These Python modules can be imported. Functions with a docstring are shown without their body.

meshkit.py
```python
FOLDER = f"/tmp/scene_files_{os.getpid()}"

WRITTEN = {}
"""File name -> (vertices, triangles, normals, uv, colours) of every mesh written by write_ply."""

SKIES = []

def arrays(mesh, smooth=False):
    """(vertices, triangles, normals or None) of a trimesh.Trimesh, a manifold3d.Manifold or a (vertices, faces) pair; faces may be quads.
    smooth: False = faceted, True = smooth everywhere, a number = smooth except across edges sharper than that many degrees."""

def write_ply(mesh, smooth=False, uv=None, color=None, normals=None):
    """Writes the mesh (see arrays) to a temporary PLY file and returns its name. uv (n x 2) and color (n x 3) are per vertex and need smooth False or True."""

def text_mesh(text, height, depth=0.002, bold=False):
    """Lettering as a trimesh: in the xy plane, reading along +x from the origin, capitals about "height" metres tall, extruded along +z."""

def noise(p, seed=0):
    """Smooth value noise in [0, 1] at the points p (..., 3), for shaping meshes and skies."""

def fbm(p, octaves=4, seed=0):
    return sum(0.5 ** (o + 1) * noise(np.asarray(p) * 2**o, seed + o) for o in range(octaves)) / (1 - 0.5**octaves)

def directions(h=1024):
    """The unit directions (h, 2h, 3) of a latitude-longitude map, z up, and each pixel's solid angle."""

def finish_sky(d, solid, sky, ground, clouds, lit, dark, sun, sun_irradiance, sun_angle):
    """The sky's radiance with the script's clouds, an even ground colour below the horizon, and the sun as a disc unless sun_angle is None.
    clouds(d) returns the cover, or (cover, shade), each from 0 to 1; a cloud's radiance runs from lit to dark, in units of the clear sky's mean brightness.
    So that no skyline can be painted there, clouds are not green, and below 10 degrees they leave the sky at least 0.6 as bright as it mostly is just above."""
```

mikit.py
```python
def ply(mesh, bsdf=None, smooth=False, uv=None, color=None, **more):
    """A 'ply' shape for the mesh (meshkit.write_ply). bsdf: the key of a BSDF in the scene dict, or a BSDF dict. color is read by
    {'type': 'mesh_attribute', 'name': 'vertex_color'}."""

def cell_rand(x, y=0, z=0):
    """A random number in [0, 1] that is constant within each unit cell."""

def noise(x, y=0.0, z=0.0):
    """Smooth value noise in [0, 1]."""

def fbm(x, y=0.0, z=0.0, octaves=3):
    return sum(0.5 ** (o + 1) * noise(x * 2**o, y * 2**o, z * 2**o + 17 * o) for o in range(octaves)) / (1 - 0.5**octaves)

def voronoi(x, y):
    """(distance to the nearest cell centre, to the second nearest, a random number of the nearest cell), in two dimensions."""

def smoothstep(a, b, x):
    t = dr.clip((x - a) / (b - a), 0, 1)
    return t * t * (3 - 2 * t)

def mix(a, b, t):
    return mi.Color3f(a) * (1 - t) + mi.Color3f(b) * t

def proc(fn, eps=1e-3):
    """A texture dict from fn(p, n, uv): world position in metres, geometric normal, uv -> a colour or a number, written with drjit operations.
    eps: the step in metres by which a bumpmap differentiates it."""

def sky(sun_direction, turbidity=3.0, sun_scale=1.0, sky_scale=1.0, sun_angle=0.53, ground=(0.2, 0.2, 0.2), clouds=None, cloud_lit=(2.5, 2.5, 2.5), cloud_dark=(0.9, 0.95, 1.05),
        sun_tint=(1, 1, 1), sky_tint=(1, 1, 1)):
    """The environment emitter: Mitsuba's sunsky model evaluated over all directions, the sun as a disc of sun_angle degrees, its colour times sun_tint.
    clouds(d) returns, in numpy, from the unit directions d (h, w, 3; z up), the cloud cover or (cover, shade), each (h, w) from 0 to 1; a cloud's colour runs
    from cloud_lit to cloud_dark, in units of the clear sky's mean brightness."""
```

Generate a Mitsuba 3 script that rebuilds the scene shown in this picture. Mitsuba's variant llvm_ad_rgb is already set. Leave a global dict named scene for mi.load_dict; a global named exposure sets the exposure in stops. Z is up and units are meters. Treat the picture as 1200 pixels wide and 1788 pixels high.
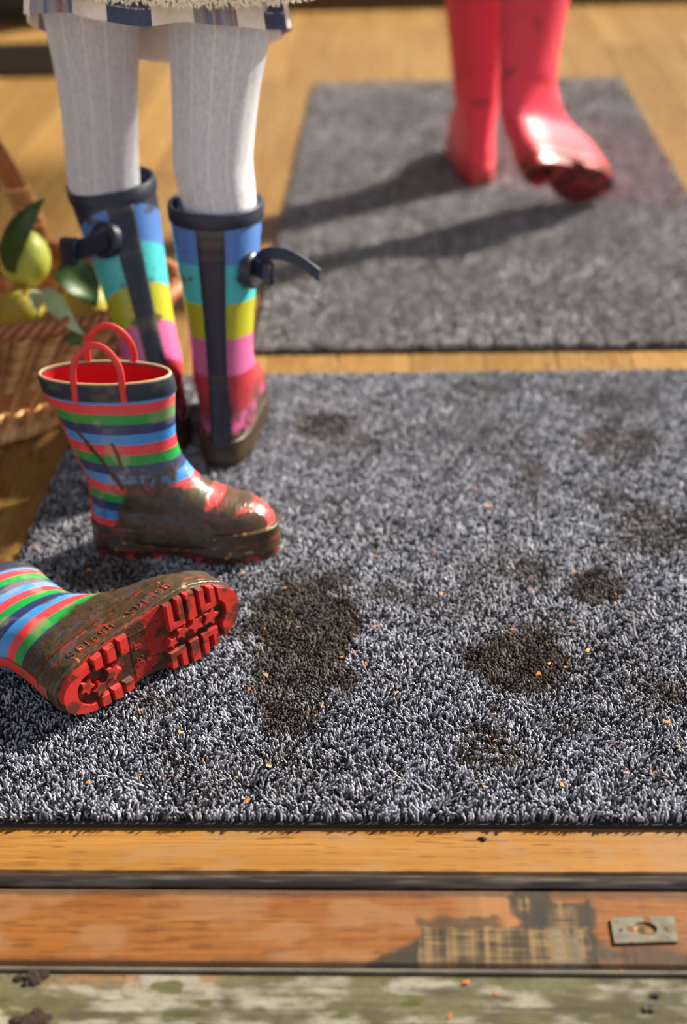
import math, random
import numpy as np, trimesh, drjit as dr, mitsuba as mi, manifold3d as m3
from shapely.geometry import Polygon, Point, box as sbox
from shapely import affinity
import mikit, meshkit
from mikit import proc, noise, fbm, voronoi, cell_rand, smoothstep, mix
T = mi.ScalarTransform4f
random.seed(7); np.random.seed(7)
scene, labels = {}, {}

# ------------------------------------------------------------------ camera, sky, sun, exposure
PITCH, YAW, ROLL, CAMZ, FPX = .5053, .0519, -.0321, .7214, 2560.
fwd = np.array([-math.sin(YAW)*math.cos(PITCH), math.cos(YAW)*math.cos(PITCH), -math.sin(PITCH)])
rgt = np.array([math.cos(YAW), math.sin(YAW), 0.]); up0 = np.cross(rgt, fwd)
up = -math.sin(ROLL)*rgt + math.cos(ROLL)*up0
eye = np.array([0, 0, CAMZ])
scene['camera'] = {'type': 'thinlens', 'fov': math.degrees(2*math.atan(600/FPX)), 'fov_axis': 'x',
                   'aperture_radius': .0075, 'focus_distance': 1.16, 'near_clip': .05, 'far_clip': 50.,
                   'to_world': T().look_at(origin=eye.tolist(), target=(eye+fwd).tolist(), up=up.tolist())}
SUN_EL, SUN_SCALE, SKY_SCALE = math.radians(36), 2.7, 1.2
sun_dir = [.82*math.cos(SUN_EL), .57*math.cos(SUN_EL), math.sin(SUN_EL)]
scene['sky'] = mikit.sky(sun_dir, turbidity=4.0, sun_scale=SUN_SCALE, sky_scale=SKY_SCALE, sun_angle=4.0,
                         ground=(.3, .26, .2), sky_tint=(.95, 1.0, 1.02), sun_tint=(1, 1.14, 1.36),
                         clouds=lambda d: (np.clip(meshkit.fbm(d*3.0, 3, 5)*1.6-.1, 0, 1)*.8, .2), cloud_lit=(1.9, 1.85, 1.8), cloud_dark=(1.0, 1.0, 1.0))
exposure = 1.85

# ------------------------------------------------------------------ helpers
def lin(r, g, b):
    return [((v/255)/12.92 if v/255 < .04045 else ((v/255+.055)/1.055)**2.4) for v in (r, g, b)]
def C(r, g, b): return mi.Color3f(*lin(r, g, b))
def bsdf(key, color, rough=.5, spec=.5, bump=None, bump_scale=1., bump_eps=3e-4, two=True, **more):
    col = {'type': 'rgb', 'value': color} if isinstance(color, (list, tuple)) else color
    r = rough if isinstance(rough, dict) else float(rough)
    b = {'type': 'principled', 'base_color': col, 'roughness': r, 'specular': spec, **more}
    if bump is not None:
        b = {'type': 'bumpmap', 'arbitrary': proc(bump, bump_eps), 'scale': bump_scale, 'bsdf': b}
    scene[key] = {'type': 'twosided', 'bsdf': b} if two else b
def lab(key, label=None, cat=None, group=None, kind=None):
    d = {}
    if label: d['label'] = label
    if cat: d['category'] = cat
    if group: d['group'] = group
    if kind: d['kind'] = kind
    labels[key] = d
def uniq(key):
    if key not in scene and not any(k.startswith(key+'__') for k in scene) and key not in labels: return key
    i = 1
    while f'{key}_{i:03d}' in scene or f'{key}_{i:03d}' in labels: i += 1
    return f'{key}_{i:03d}'
COUNT = {}
def part(parent, name, mesh, mat, smooth=False, uv=None, to_world=None, label=None, kind=None):
    base = f'{parent}__{name}'
    n = COUNT.get(base, 0); COUNT[base] = n+1
    key = base if n == 0 else f'{base}_{n:03d}'
    d = dict(mesh) if isinstance(mesh, dict) else mikit.ply(mesh, mat, smooth=smooth, uv=uv)
    if to_world is not None: d['to_world'] = to_world
    scene[key] = d
    if label or kind: lab(key, label, kind=kind)
    return key
def M4(R, t): m = np.eye(4); m[:3, :3] = R; m[:3, 3] = t; return T(m.tolist())
def tm(v, f): return trimesh.Trimesh(np.asarray(v, float), np.asarray(f, int), process=False)
def cat(ms): return trimesh.util.concatenate(ms)
def loft(R, closed=True, cap0=False, cap1=False, wrap=False):
    """rings (m,n,3) -> mesh"""
    R = np.asarray(R, float); m, n = R.shape[:2]
    i, j = np.meshgrid(np.arange(m if wrap else m-1), np.arange(n if closed else n-1), indexing='ij')
    i2, j2 = (i+1) % m, (j+1) % n
    q = np.stack([i*n+j, i*n+j2, i2*n+j2, i2*n+j], -1).reshape(-1, 4)
    f = np.vstack([q[:, [0, 1, 2]], q[:, [0, 2, 3]]]); v = R.reshape(-1, 3)
    for on, k, flip in ((cap0, 0, True), (cap1, m-1, False)):
        if on:
            c = len(v); v = np.vstack([v, R[k].mean(0)])
            a = k*n+np.arange(n); b = k*n+(np.arange(n)+1) % n
            t = np.stack([np.full(n, c), a, b], 1)
            f = np.vstack([f, t[:, ::-1] if flip else t])
    return tm(v, f)
def frames(P):
    P = np.asarray(P, float); t = np.gradient(P, axis=0); t /= np.linalg.norm(t, axis=1, keepdims=True)+1e-12
    a = np.cross(t[0], [0, 0, 1.] if abs(t[0][2]) < .9 else [1., 0, 0]); a /= np.linalg.norm(a)
    A = []
    for k in range(len(P)):
        a = a-t[k]*(a@t[k]); a /= np.linalg.norm(a); A.append(a)
    A = np.array(A); return A, np.cross(t, A)
def tube(P, r, sides=8, closed=False, flat=1.0):
    P = np.asarray(P, float); A, B = frames(P); r = np.broadcast_to(r, (len(P),))[:, None, None]
    ang = np.arange(sides)*2*np.pi/sides
    R = P[:, None]+r*(np.cos(ang)[None, :, None]*A[:, None]+flat*np.sin(ang)[None, :, None]*B[:, None])
    return loft(R, cap0=not closed, cap1=not closed, wrap=closed)
def spline(P, n):
    from scipy.interpolate import CubicSpline
    P = np.asarray(P, float); s = np.r_[0, np.cumsum(np.linalg.norm(np.diff(P, axis=0), axis=1))]
    return CubicSpline(s, P)(np.linspace(0, s[-1], n))
def cbox(x0, x1, y0, y1, z0, z1, c=.001):
    """box with chamfered upper edges"""
    v = [[x0, y0, z0], [x1, y0, z0], [x1, y1, z0], [x0, y1, z0], [x0, y0, z1-c], [x1, y0, z1-c], [x1, y1, z1-c], [x0, y1, z1-c],
         [x0+c, y0+c, z1], [x1-c, y0+c, z1], [x1-c, y1-c, z1], [x0+c, y1-c, z1]]
    f = [[3, 2, 1, 0]]
    for a in (0, 4):
        for k in range(4): f.append([a+k, a+(k+1) % 4, a+4+(k+1) % 4, a+4+k])
    f.append([8, 9, 10, 11]); f = np.array(f)
    return tm(v, np.vstack([f[:, [0, 1, 2]], f[:, [0, 2, 3]]]))
def extrude(poly, h, z=0.):
    gs = getattr(poly, 'geoms', [poly]); ms = []
    for g in gs:
        if g.area > 1e-9: ms.append(trimesh.creation.extrude_polygon(g, h, engine='earcut'))
    m = cat(ms); m.apply_translation([0, 0, z]); return m
def bevel(poly, h, z, d):
    """slab whose far face (z+h) is inset by d: stacked slabs"""
    return cat([extrude(poly, h*.65, z), extrude(poly.buffer(-d, join_style=2), h*.35, z+h*.65)])
def hullbones(bones, pts, edge=.02, smooth=6):
    """bones: pairs of names; pts: name -> (pos, r)"""
    def ball(k):
        p, r = pts[k]; return m3.Manifold.sphere(r, 24).translate([float(x) for x in p])
    out = m3.Manifold()
    for b in bones: out = out+m3.Manifold.batch_hull([ball(k) for k in b])
    out = out.refine_to_length(edge); me = out.to_mesh()
    m = trimesh.Trimesh(me.vert_properties[:, :3], me.tri_verts, process=True)
    if smooth: trimesh.smoothing.filter_taubin(m, iterations=smooth)
    return m

# ------------------------------------------------------------------ materials: wood
def wood(c1, c2, c3, along_x, gs=1.0):
    def fn(p, n, uv):
        a, b = (p.x, p.y) if along_x else (p.y, p.x)
        k = uv.x*37.0
        wob = (noise(a*3+k, b*22, k)-.5)*.02
        g = fbm(a*9+k*3, (b+wob)*430*gs, k, 3); g2 = noise(a*3.1+k, (b+wob)*95*gs, k+5)
        fl = smoothstep(.62, .8, noise(a*60+k*7, (b+wob)*900*gs, k+3))
        c = mix(C(*c1), C(*c2), smoothstep(.25, .75, g*.6+g2*.4))
        c = mix(c, C(*c3), fl*.75+.3*smoothstep(.5, .62, noise(a*14+k, (b+wob)*1500*gs, k+9))+.25*smoothstep(.55, .85, fbm(a*4, b*9, k, 2)))
        return c*(.86+.3*uv.x)
    return fn
wf = wood((128, 96, 52), (143, 115, 69), (104, 72, 38), False)
bsdf('m_floor', proc(wf), .5, .12, lambda p, n, uv: noise(p.y*9, p.x*430, uv.x*37), .00012)
bsdf('m_gap', lin(48, 32, 18), .8)
_w = wood((128, 86, 32), (142, 100, 46), (100, 62, 24), True)
def sill_inner(p, n, uv):
    c = _w(p, n, uv)
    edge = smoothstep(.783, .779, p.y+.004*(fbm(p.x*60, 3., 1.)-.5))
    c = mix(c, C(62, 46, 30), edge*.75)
    worn = smoothstep(.56, .7, fbm(p.x*22, p.y*45, 4.)) * .3
    return mix(c, C(126, 104, 78), worn)
bsdf('m_sill', proc(sill_inner), .5, .4, lambda p, n, uv: noise(p.x*9, p.y*500, 3.), .00015)
def boxm(p, x0, x1, y0, y1, s=.003, q=.006):
    wx = p.x+q*(fbm(p.x*90, p.y*90, 2.)-.5); wy = p.y+q*(fbm(p.x*90, p.y*90, 7.)-.5)
    return smoothstep(x0-s, x0+s, wx)*smoothstep(x1+s, x1-s, wx)*smoothstep(y0-s, y0+s, wy)*smoothstep(y1+s, y1-s, wy)
_w2 = wood((110, 62, 20), (122, 76, 30), (84, 48, 18), True)
def sill_outer(p, n, uv):
    c = _w2(p, n, uv)
    c = mix(c, C(124, 92, 62), .5*smoothstep(.5, .7, fbm(p.x*24, p.y*50, 9.)))
    streak = fbm(p.x*330, p.y*14, 5.); fine = noise(p.x*60, p.y*700, 2.)
    worn = mix(C(46, 36, 25), C(112, 90, 58), smoothstep(.3, .72, streak*.5+fine*.3+.2*fbm(p.x*60, p.y*120, 3., 2)))
    black = mix(C(26, 22, 19), C(52, 44, 36), fbm(p.x*150, p.y*90, 8.))
    # bare light patch below the bead, charred rims, the scraped raw area
    m_l = boxm(p, .046, .074, .716, .758, .002); c = mix(c, C(132, 92, 54), m_l*.7)
    c = mix(c, black, boxm(p, .070, .096, .722, .770, .003, .012)*.95)
    c = mix(c, worn, boxm(p, .073, .080, .742, .757, .002, .004))
    c = mix(c, black, boxm(p, .080, .123, .690, .752, .004, .016)*.97)
    c = mix(c, worn, boxm(p, .094, .108, .722, .756, .004, .008)*smoothstep(.762, .75, p.y+.8*dr.abs(p.x-.101))*.8)
    c = mix(c, black, boxm(p, .002, .06, .724, .737, .003, .012)*.75)
    tri = smoothstep(.0, .006, (p.x+.042)*.62-(p.y-.692)+.006*(fbm(p.x*80, p.y*80, 3.)-.5))*boxm(p, -.05, .008, .68, .729, .004, .01)
    c = mix(c, black, tri*.97)
    c = mix(c, worn, boxm(p, .004, .116, .685, .727, .002, .008))
    c = mix(c, mix(C(120, 108, 88), C(80, 70, 54), fine), boxm(p, .092, .099, .685, .727, .002, .003)*.8)
    c = mix(c, mix(C(102, 94, 78), C(66, 58, 46), fine), boxm(p, .101, .109, .685, .722, .002, .003)*.8)
    c = mix(c, black, boxm(p, .111, .20, .696, .709, .004, .01)*.85)
    c = mix(c, black, boxm(p, -.5, .5, .756, .772, .002, .004)*.6)
    c = mix(c, C(42, 29, 18), smoothstep(.702, .694, p.y+.008*(fbm(p.x*50, 1., 2.)-.5))*.5)
    return c
bsdf('m_sill_outer', proc(sill_outer), .5, .4, lambda p, n, uv: noise(p.x*9, p.y*500, 3.)+fbm(p.x*300, p.y*60, 3.)*.6, .0002)
def deck(p, n, uv):
    g = fbm(p.x*14, p.y*420, 2.); b = fbm(p.x*42, p.y*95, 6., 4); sp = noise(p.x*260, p.y*900, 1.)
    c = mix(C(66, 60, 47), C(126, 121, 108), smoothstep(.36, .66, b*.7+g*.3))
    moss = smoothstep(.50, .66, fbm(p.x*30+7, p.y*60, 11., 4)); c = mix(c, C(78, 74, 48), moss*.85)
    c = mix(c, C(64, 64, 26), smoothstep(.63, .74, fbm(p.x*45+3, p.y*95, 21., 3))*.85)
    c = mix(c, C(120, 86, 58), smoothstep(.672, .684, p.y)*smoothstep(.5, .62, fbm(p.x*30, p.y*30, 31.))*smoothstep(-.06, -.16, p.x)*.8)
    return mix(c, C(52, 48, 38), smoothstep(.68, .8, sp)*.4)
bsdf('m_deck', proc(deck), .85, .2, lambda p, n, uv: fbm(p.x*20, p.y*420, 2.)+.5*fbm(p.x*90, p.y*160, 4.), .0008)
bsdf('m_bead', proc(lambda p, n, uv: mix(C(50, 42, 38), C(96, 88, 80), smoothstep(.45, .75, fbm(p.x*30, p.y*500, p.z*200)))), .34, .6, metallic=.25)
bsdf('m_seal', proc(lambda p, n, uv: mix(C(64, 60, 50), C(104, 100, 86), fbm(p.x*60, p.y*300, 1.))), .8)

# ------------------------------------------------------------------ the setting
FX0, FX1, FY0, FY1, BW = -1.9, 1.6, .8285, 4.14, .0905
g0 = cbox(FX0, FX1, FY0, FY1, -.03, -.004, .0005)
scene['floor'] = mikit.ply(g0, 'm_gap'); lab('floor', 'golden oak strip floor of narrow boards running away from the door', kind='structure')
ng = 0; x = .002-21*BW
rf = random.Random(3)
while x < FX1:
    y = FY0; first = True
    while y < FY1-.02:
        L = rf.uniform(.5, 1.9) if first else rf.uniform(1.1, 2.0); first = False
        y2 = min(y+L, FY1)
        if FY1-y2 < .3: y2 = FY1
        b = cbox(x+.0003, x+BW-.0003, y+.0003, y2-.0003, -.02, 0, .0011)
        part('floor', 'board', b, 'm_floor', uv=np.tile([rf.random(), .5], (len(b.vertices), 1))); y = y2
    x += BW
def struct(name, mesh, mat, label, **k):
    scene[name] = mikit.ply(mesh, mat, **k); lab(name, label, kind='structure')
def uvc(m, r): return np.tile([r, .5], (len(m.vertices), 1))
b = cbox(-1.9, 1.6, .7785, .8282, -.02, -.0005, .0022); struct('trim_1', b, 'm_sill', 'inner oak threshold board in front of the grey mat', uv=uvc(b, .55))
ang = np.linspace(-.25, np.pi+.25, 17)
bead = np.array([[[xx, .7712+.0055*math.cos(a), -.0035+.006*math.sin(a)] for a in ang]+[[xx, .765, -.02], [xx, .778, -.02]] for xx in (-1.9, -.6, .6, 1.6)])
struct('trim_2', loft(bead[:, ::-1], cap0=True, cap1=True), 'm_bead', 'dark metal weather bead running along the threshold', smooth=40)
struct('trim_3', cbox(-1.9, 1.6, .662, .7785, -.03, -.0062, .0005), 'm_gap', 'dark groove under the weather bead')
b = cbox(-1.9, 1.6, .6935, .7645, -.02, -.0012, .0025); struct('trim_4', b, 'm_sill_outer', 'outer oak threshold board with worn black patch', uv=uvc(b, .4))
struct('trim_5', cbox(-1.9, 1.6, .6893, .6928, -.02, -.0028, .0008), 'm_seal', 'grey weathered seal line along the threshold')
b = cbox(-1.9, 1.6, .42, .6885, -.03, -.0032, .003); struct('trim_6', b, 'm_deck', 'weathered grey green timber sill outside the door', uv=uvc(b, .5))
bsdf('m_skirting', proc(lambda p, n, uv: mix(C(92, 62, 36), C(120, 84, 50), fbm(p.x*6, p.z*200, 1.))), .5)
bsdf('m_wall', lin(150, 140, 122), .9)
struct('wall_back', cat([cbox(-1.9, -.75, 4.15, 4.25, -.02, 2.35, .004), cbox(-.75, 1.6, 4.15, 4.25, -.02, .10, .004)]), 'm_wall', 'far wall of the room behind the floor')
struct('wall_right', cat([cbox(1.62, 1.72, .80, 4.25, -.02, .30, .004), cbox(1.62, 1.72, .80, 4.25, 2.05, 2.45, .004), cbox(1.62, 1.72, .80, 1.25, .55, 2.05, .004)]), 'm_wall', 'right wall of the room with a wide window opening')
struct('ceiling', cbox(-1.9, 1.6, .80, 4.25, 2.35, 2.45, .004), 'm_wall', 'plain ceiling above the room')
struct('wall_left', cbox(-2.0, -1.91, .80, 4.25, -.02, 2.35, .004), 'm_wall', 'plain left wall of the room')
struct('baseboard_back', cbox(-1.9, 1.6, 4.128, 4.1495, 0.0005, .12, .006), 'm_skirting', 'brown wooden skirting along the far wall')

# ------------------------------------------------------------------ mats
# muddy marks: x, y, half-length a, half-width b, angle, strength, streaks (stripe period, 0 none)
MUD = [
 (-0.0952, 1.0881, 0.0534, 0.0779, 0.02, 1.00, 0.0000), (-0.0869, 1.0304, 0.0464, 0.0671, 0.02, 0.95, 0.0000), 
 (-0.0980, 0.9770, 0.0330, 0.0535, 0.02, 0.70, 0.0000), (-0.1005, 0.9461, 0.0184, 0.0231, 0.02, 0.90, 0.0000), 
 (-0.0831, 1.1506, 0.0371, 0.0412, 0.02, 0.45, 0.0000), (0.0902, 1.0254, 0.0471, 0.0453, 0.11, 1.00, 0.0000), 
 (0.1081, 1.0705, 0.0297, 0.0127, -0.12, 0.90, 0.0070), (0.0582, 0.9130, 0.0275, 0.0308, -0.12, 1.00, 0.0125), 
 (0.0812, 0.8919, 0.0174, 0.0176, 0.02, 0.35, 0.0000), (0.1718, 1.1414, 0.0300, 0.0344, -0.19, 0.95, 0.0000), 
 (0.1131, 1.1690, 0.0275, 0.0249, -0.42, 0.80, 0.0060), (0.2418, 1.2535, 0.0469, 0.0616, 0.11, 0.95, 0.0100), 
 (0.2292, 1.4360, 0.0417, 0.0610, -0.07, 0.90, 0.0085), (0.2411, 1.5283, 0.0451, 0.0412, -0.15, 0.50, 0.0080), 
 (-0.0999, 1.4862, 0.0335, 0.0333, 0.02, 0.80, 0.0000), (-0.0728, 1.4493, 0.0442, 0.0202, -0.42, 0.35, 0.0000), 
 (0.2005, 1.3151, 0.0264, 0.0211, -0.07, 0.80, 0.0090), (-0.2803, 1.1645, 0.0352, 0.0540, 0.02, 0.80, 0.0000), 
 (-0.2072, 0.9639, 0.0188, 0.0176, 0.02, 0.55, 0.0000), (0.1282, 1.3666, 0.0143, 0.0317, 0.02, 0.60, 0.0000), 
 (0.0918, 1.5994, 0.0405, 0.0425, 0.02, 0.30, 0.0000), (-0.0221, 1.1332, 0.0235, 0.0118, 0.02, 0.60, 0.0000), 
 (0.2098, 0.9787, 0.0184, 0.0226, 0.02, 0.70, 0.0000), (0.1321, 0.9421, 0.0270, 0.0136, 0.02, 0.35, 0.0000), 
 (-0.1013, 0.8952, 0.0155, 0.0128, 0.02, 0.35, 0.0000), (0.0912, 1.4602, 0.0502, 0.0594, 0.02, 0.22, 0.0000), 
 (-0.1517, 1.0657, 0.0151, 0.0127, 0.02, 0.60, 0.0000), (0.0091, 1.1203, 0.0155, 0.0136, 0.02, 0.50, 0.0000), 
 (-0.3259, 1.1890, 0.0122, 0.0153, 0.02, 0.40, 0.0000), 
]
def mudmask(p):
    m = mi.Float(0)
    nz = fbm(p.x*120, p.y*120, 3., 3)-.5; n2 = fbm(p.x*38, p.y*38, 9., 2)-.5
    for (x, y, a, b_, ang, st, per) in MUD:
        c, s = math.cos(ang), math.sin(ang)
        dx, dy = p.x-x, p.y-y
        u = (dx*c+dy*s)/a; v = (-dx*s+dy*c)/b_
        r = dr.sqrt(u*u+v*v)+nz*.5+n2*.6
        k = smoothstep(1.1, .8, r)*st
        if per: k = k*(.06+.94*smoothstep(-.30, .10, dr.sin((-dx*s+dy*c+.004*n2)*(2*math.pi/per))))
        m = dr.maximum(m, k)
    return m
def pilecol(light, dark, frac, mud):
    def fn(p, n, uv):
        r = cell_rand(uv.x*4096.0, 3); r2 = cell_rand(uv.x*4096.0, 11)
        base = dr.select(r < frac, mi.Float(1), mi.Float(0))
        c = mix(mix(C(*dark), C(*light), .12*r2), mix(C(*light), C(206, 208, 220), r2*.7)*(.7+.35*r2), base)
        if mud:
            m = mudmask(p); dust = smoothstep(.45, .7, fbm(p.x*16, p.y*16, 5., 3))*.35
            c = mix(c, c*C(215, 205, 190)*.9, dust)
            mc = mix(C(40, 31, 22), C(104, 86, 64), r2*r2*r2)
            c = mix(c, mc, dr.clip(m*(.7+.5*r), 0, 1))
        return c
    return fn
bsdf('m_pile', proc(pilecol((166, 168, 182), (24, 24, 33), .58, True)), .7, .2, two=True)
bsdf('m_pile_far', proc(pilecol((200, 196, 194), (60, 59, 60), .62, False)), .65, .3, two=True)
bsdf('m_backing', lin(30, 30, 32), .8)
def pile_tile(seed, size, n, h, r, prof=((0, .8), (.5, 1.), (.86, 1.08), (1., .66)), sides=4, lean=.5):
    g = np.random.default_rng(seed); k = int(round(math.sqrt(n))); st = size/k
    X, Y = np.meshgrid(np.arange(k)*st, np.arange(k)*st)
    X = (X+g.uniform(.0, 1., X.shape)*st-size/2).ravel(); Y = (Y+g.uniform(.0, 1., Y.shape)*st-size/2).ravel()
    w = 2*np.pi/size; ph = g.uniform(0, 6.28, 8)
    lx = np.sin(w*X+2*w*Y+ph[0])+np.sin(2*w*X-w*Y+ph[1])+np.sin(3*w*Y+2*w*X+ph[4]); ly = np.sin(2*w*Y+w*X+ph[2])+np.sin(w*Y-2*w*X+ph[3])+np.sin(3*w*X-2*w*Y+ph[5])
    N = len(X); L = np.stack([lx, ly], 1)*.3*lean+g.normal(0, .38*lean, (N, 2)); hh = h*g.uniform(.75, 1.12, N)
    rr = r*g.uniform(.75, 1.2, N); u = g.random(N)
    ang = np.arange(sides)*2*np.pi/sides; V, U = [], []
    for t, q in prof:
        c = np.stack([X, Y, 0*X], 1)+np.stack([L[:, 0]*hh*t**1.7, L[:, 1]*hh*t**1.7, hh*t*(1-.12*t*np.linalg.norm(L, axis=1))], 1)
        ring = c[:, None]+(rr*q)[:, None, None]*np.stack([np.cos(ang), np.sin(ang), -(np.cos(ang)[None]*L[:, :1]+np.sin(ang)[None]*L[:, 1:])[..., None][0, :, 0]*0], -1)[None]
        # tilt the ring across the strand's lean
        ring[..., 2] -= (rr*q)[:, None]*(np.cos(ang)[None]*L[:, :1]+np.sin(ang)[None]*L[:, 1:])*t
        V.append(ring); U.append(np.full((N, sides), t))
    V = np.stack(V, 1); m = len(prof)
    base = (np.arange(N)*m*sides)[:, None]
    F = []
    for a in range(m-1):
        for j in range(sides):
            j2 = (j+1) % sides; q = [a*sides+j, a*sides+j2, (a+1)*sides+j2, (a+1)*sides+j]
            F += [[q[0], q[1], q[2]], [q[0], q[2], q[3]]]
    e = (m-1)*sides
    for j in range(1, sides-1): F.append([e, e+j, e+j+1])
    F = np.array(F)[None]+base[..., None]
    uv = np.stack([np.repeat((np.floor(u*4096)+.5)/4096, m*sides), np.stack(U, 1).ravel()], 1)
    return tm(V.reshape(-1, 3), F.reshape(-1, 3)), uv
def make_mat(key, x0, x1, y0, y1, nx, ny, tiles, size, label, radius=.02):
    bk = sbox(x0, y0, x1, y1).buffer(-.012).buffer(.012+.003)
    part(key, 'backing', extrude(bk, .003, .0005), 'm_backing', label='black rubber backing edge')
    sx, sy = (x1-x0)/nx, (y1-y0)/ny; r = random.Random(key); c = 0
    for i in range(nx):
        for j in range(ny):
            c += 1; t = r.choice(tiles); rot = r.choice([0, 180])
            scene[f'{key}__pile__{c:03d}'] = {'type': 'instance', 'sg': {'type': 'ref', 'id': t},
                'to_world': T().translate([x0+(i+.5)*sx, y0+(j+.5)*sy, .003]).scale([sx/size, sy/size, 1]).rotate([0, 0, 1], rot)}
    lab(f'{key}__pile', 'dense cut pile of grey and black strands', kind='stuff')
    lab(key, label, 'mat')
near_tiles, far_tiles = [], []
for k in range(5):
    m, uv = pile_tile(100+k, .1, 2209, .0074, .00082)
    scene[f'pile_near_{k}'] = {'type': 'shapegroup', 's': mikit.ply(m, 'm_pile', smooth=True, uv=uv)}; near_tiles.append(f'pile_near_{k}')
for k in range(4):
    m, uv = pile_tile(200+k, .105, 1024, .0085, .0014, prof=((0, .9), (.6, 1.), (1., .6)), sides=3, lean=.16)
    scene[f'pile_far_{k}'] = {'type': 'shapegroup', 's': mikit.ply(m, 'm_pile_far', smooth=True, uv=uv)}; far_tiles.append(f'pile_far_{k}')
make_mat('doormat', -.377, .623, .828, 1.634, 10, 8, near_tiles, .1, 'wide speckled grey doormat in the foreground, marked with muddy footprints')
make_mat('doormat_001', -.198, .452, 1.717, 3.170, 6, 14, far_tiles, .105, 'plain dark grey runner mat behind, under the pink wellington boots')

# ------------------------------------------------------------------ wellington boots: generic builder
def foot_rings(L, w, top):
    """front and back points of the foot part, from the welt up to the instep (fractions of L); w half-width at the ball"""
    F = [(1.0, .105), (1.003, .15), (.992, .205), (.965, .255), (.925, .29), (.875, .315), (.81, .335), (.735, .36), (.66, .395), (.595, .445), (.55, .505)]
    B = [(0, .105), (-.008, .135), (-.010, .165), (-.008, .195), (-.004, .225), (0, .255), (.002, .285), (.004, .32), (.004, .36), (.002, .41), (-.002, .465)]
    W = [1., 1.02, 1.03, 1.02, 1.0, .97, .94, .92, .90, .885, .87]
    K = [1, 1, 1, 1, .97, .92, .85, .72, .5, .25, .08]
    return [(f[0]*L, f[1]*L, b[0]*L, b[1]*L, w*q, k) for f, b, q, k in zip(F, B, W, K)]
def densify(rings, sub=3):
    from scipy.interpolate import PchipInterpolator
    R = np.array(rings); s = np.arange(len(R)); return PchipInterpolator(s, R)(np.linspace(0, len(R)-1, (len(R)-1)*sub+1))
def wprof(t):
    """width along a foot, t from -1 heel to 1 toe, relative"""
    return np.interp(t, [-1, -.8, -.5, -.2, .1, .4, .7, .9, 1], [.78, .79, .80, .80, .88, 1., 1., .92, .86])
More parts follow.
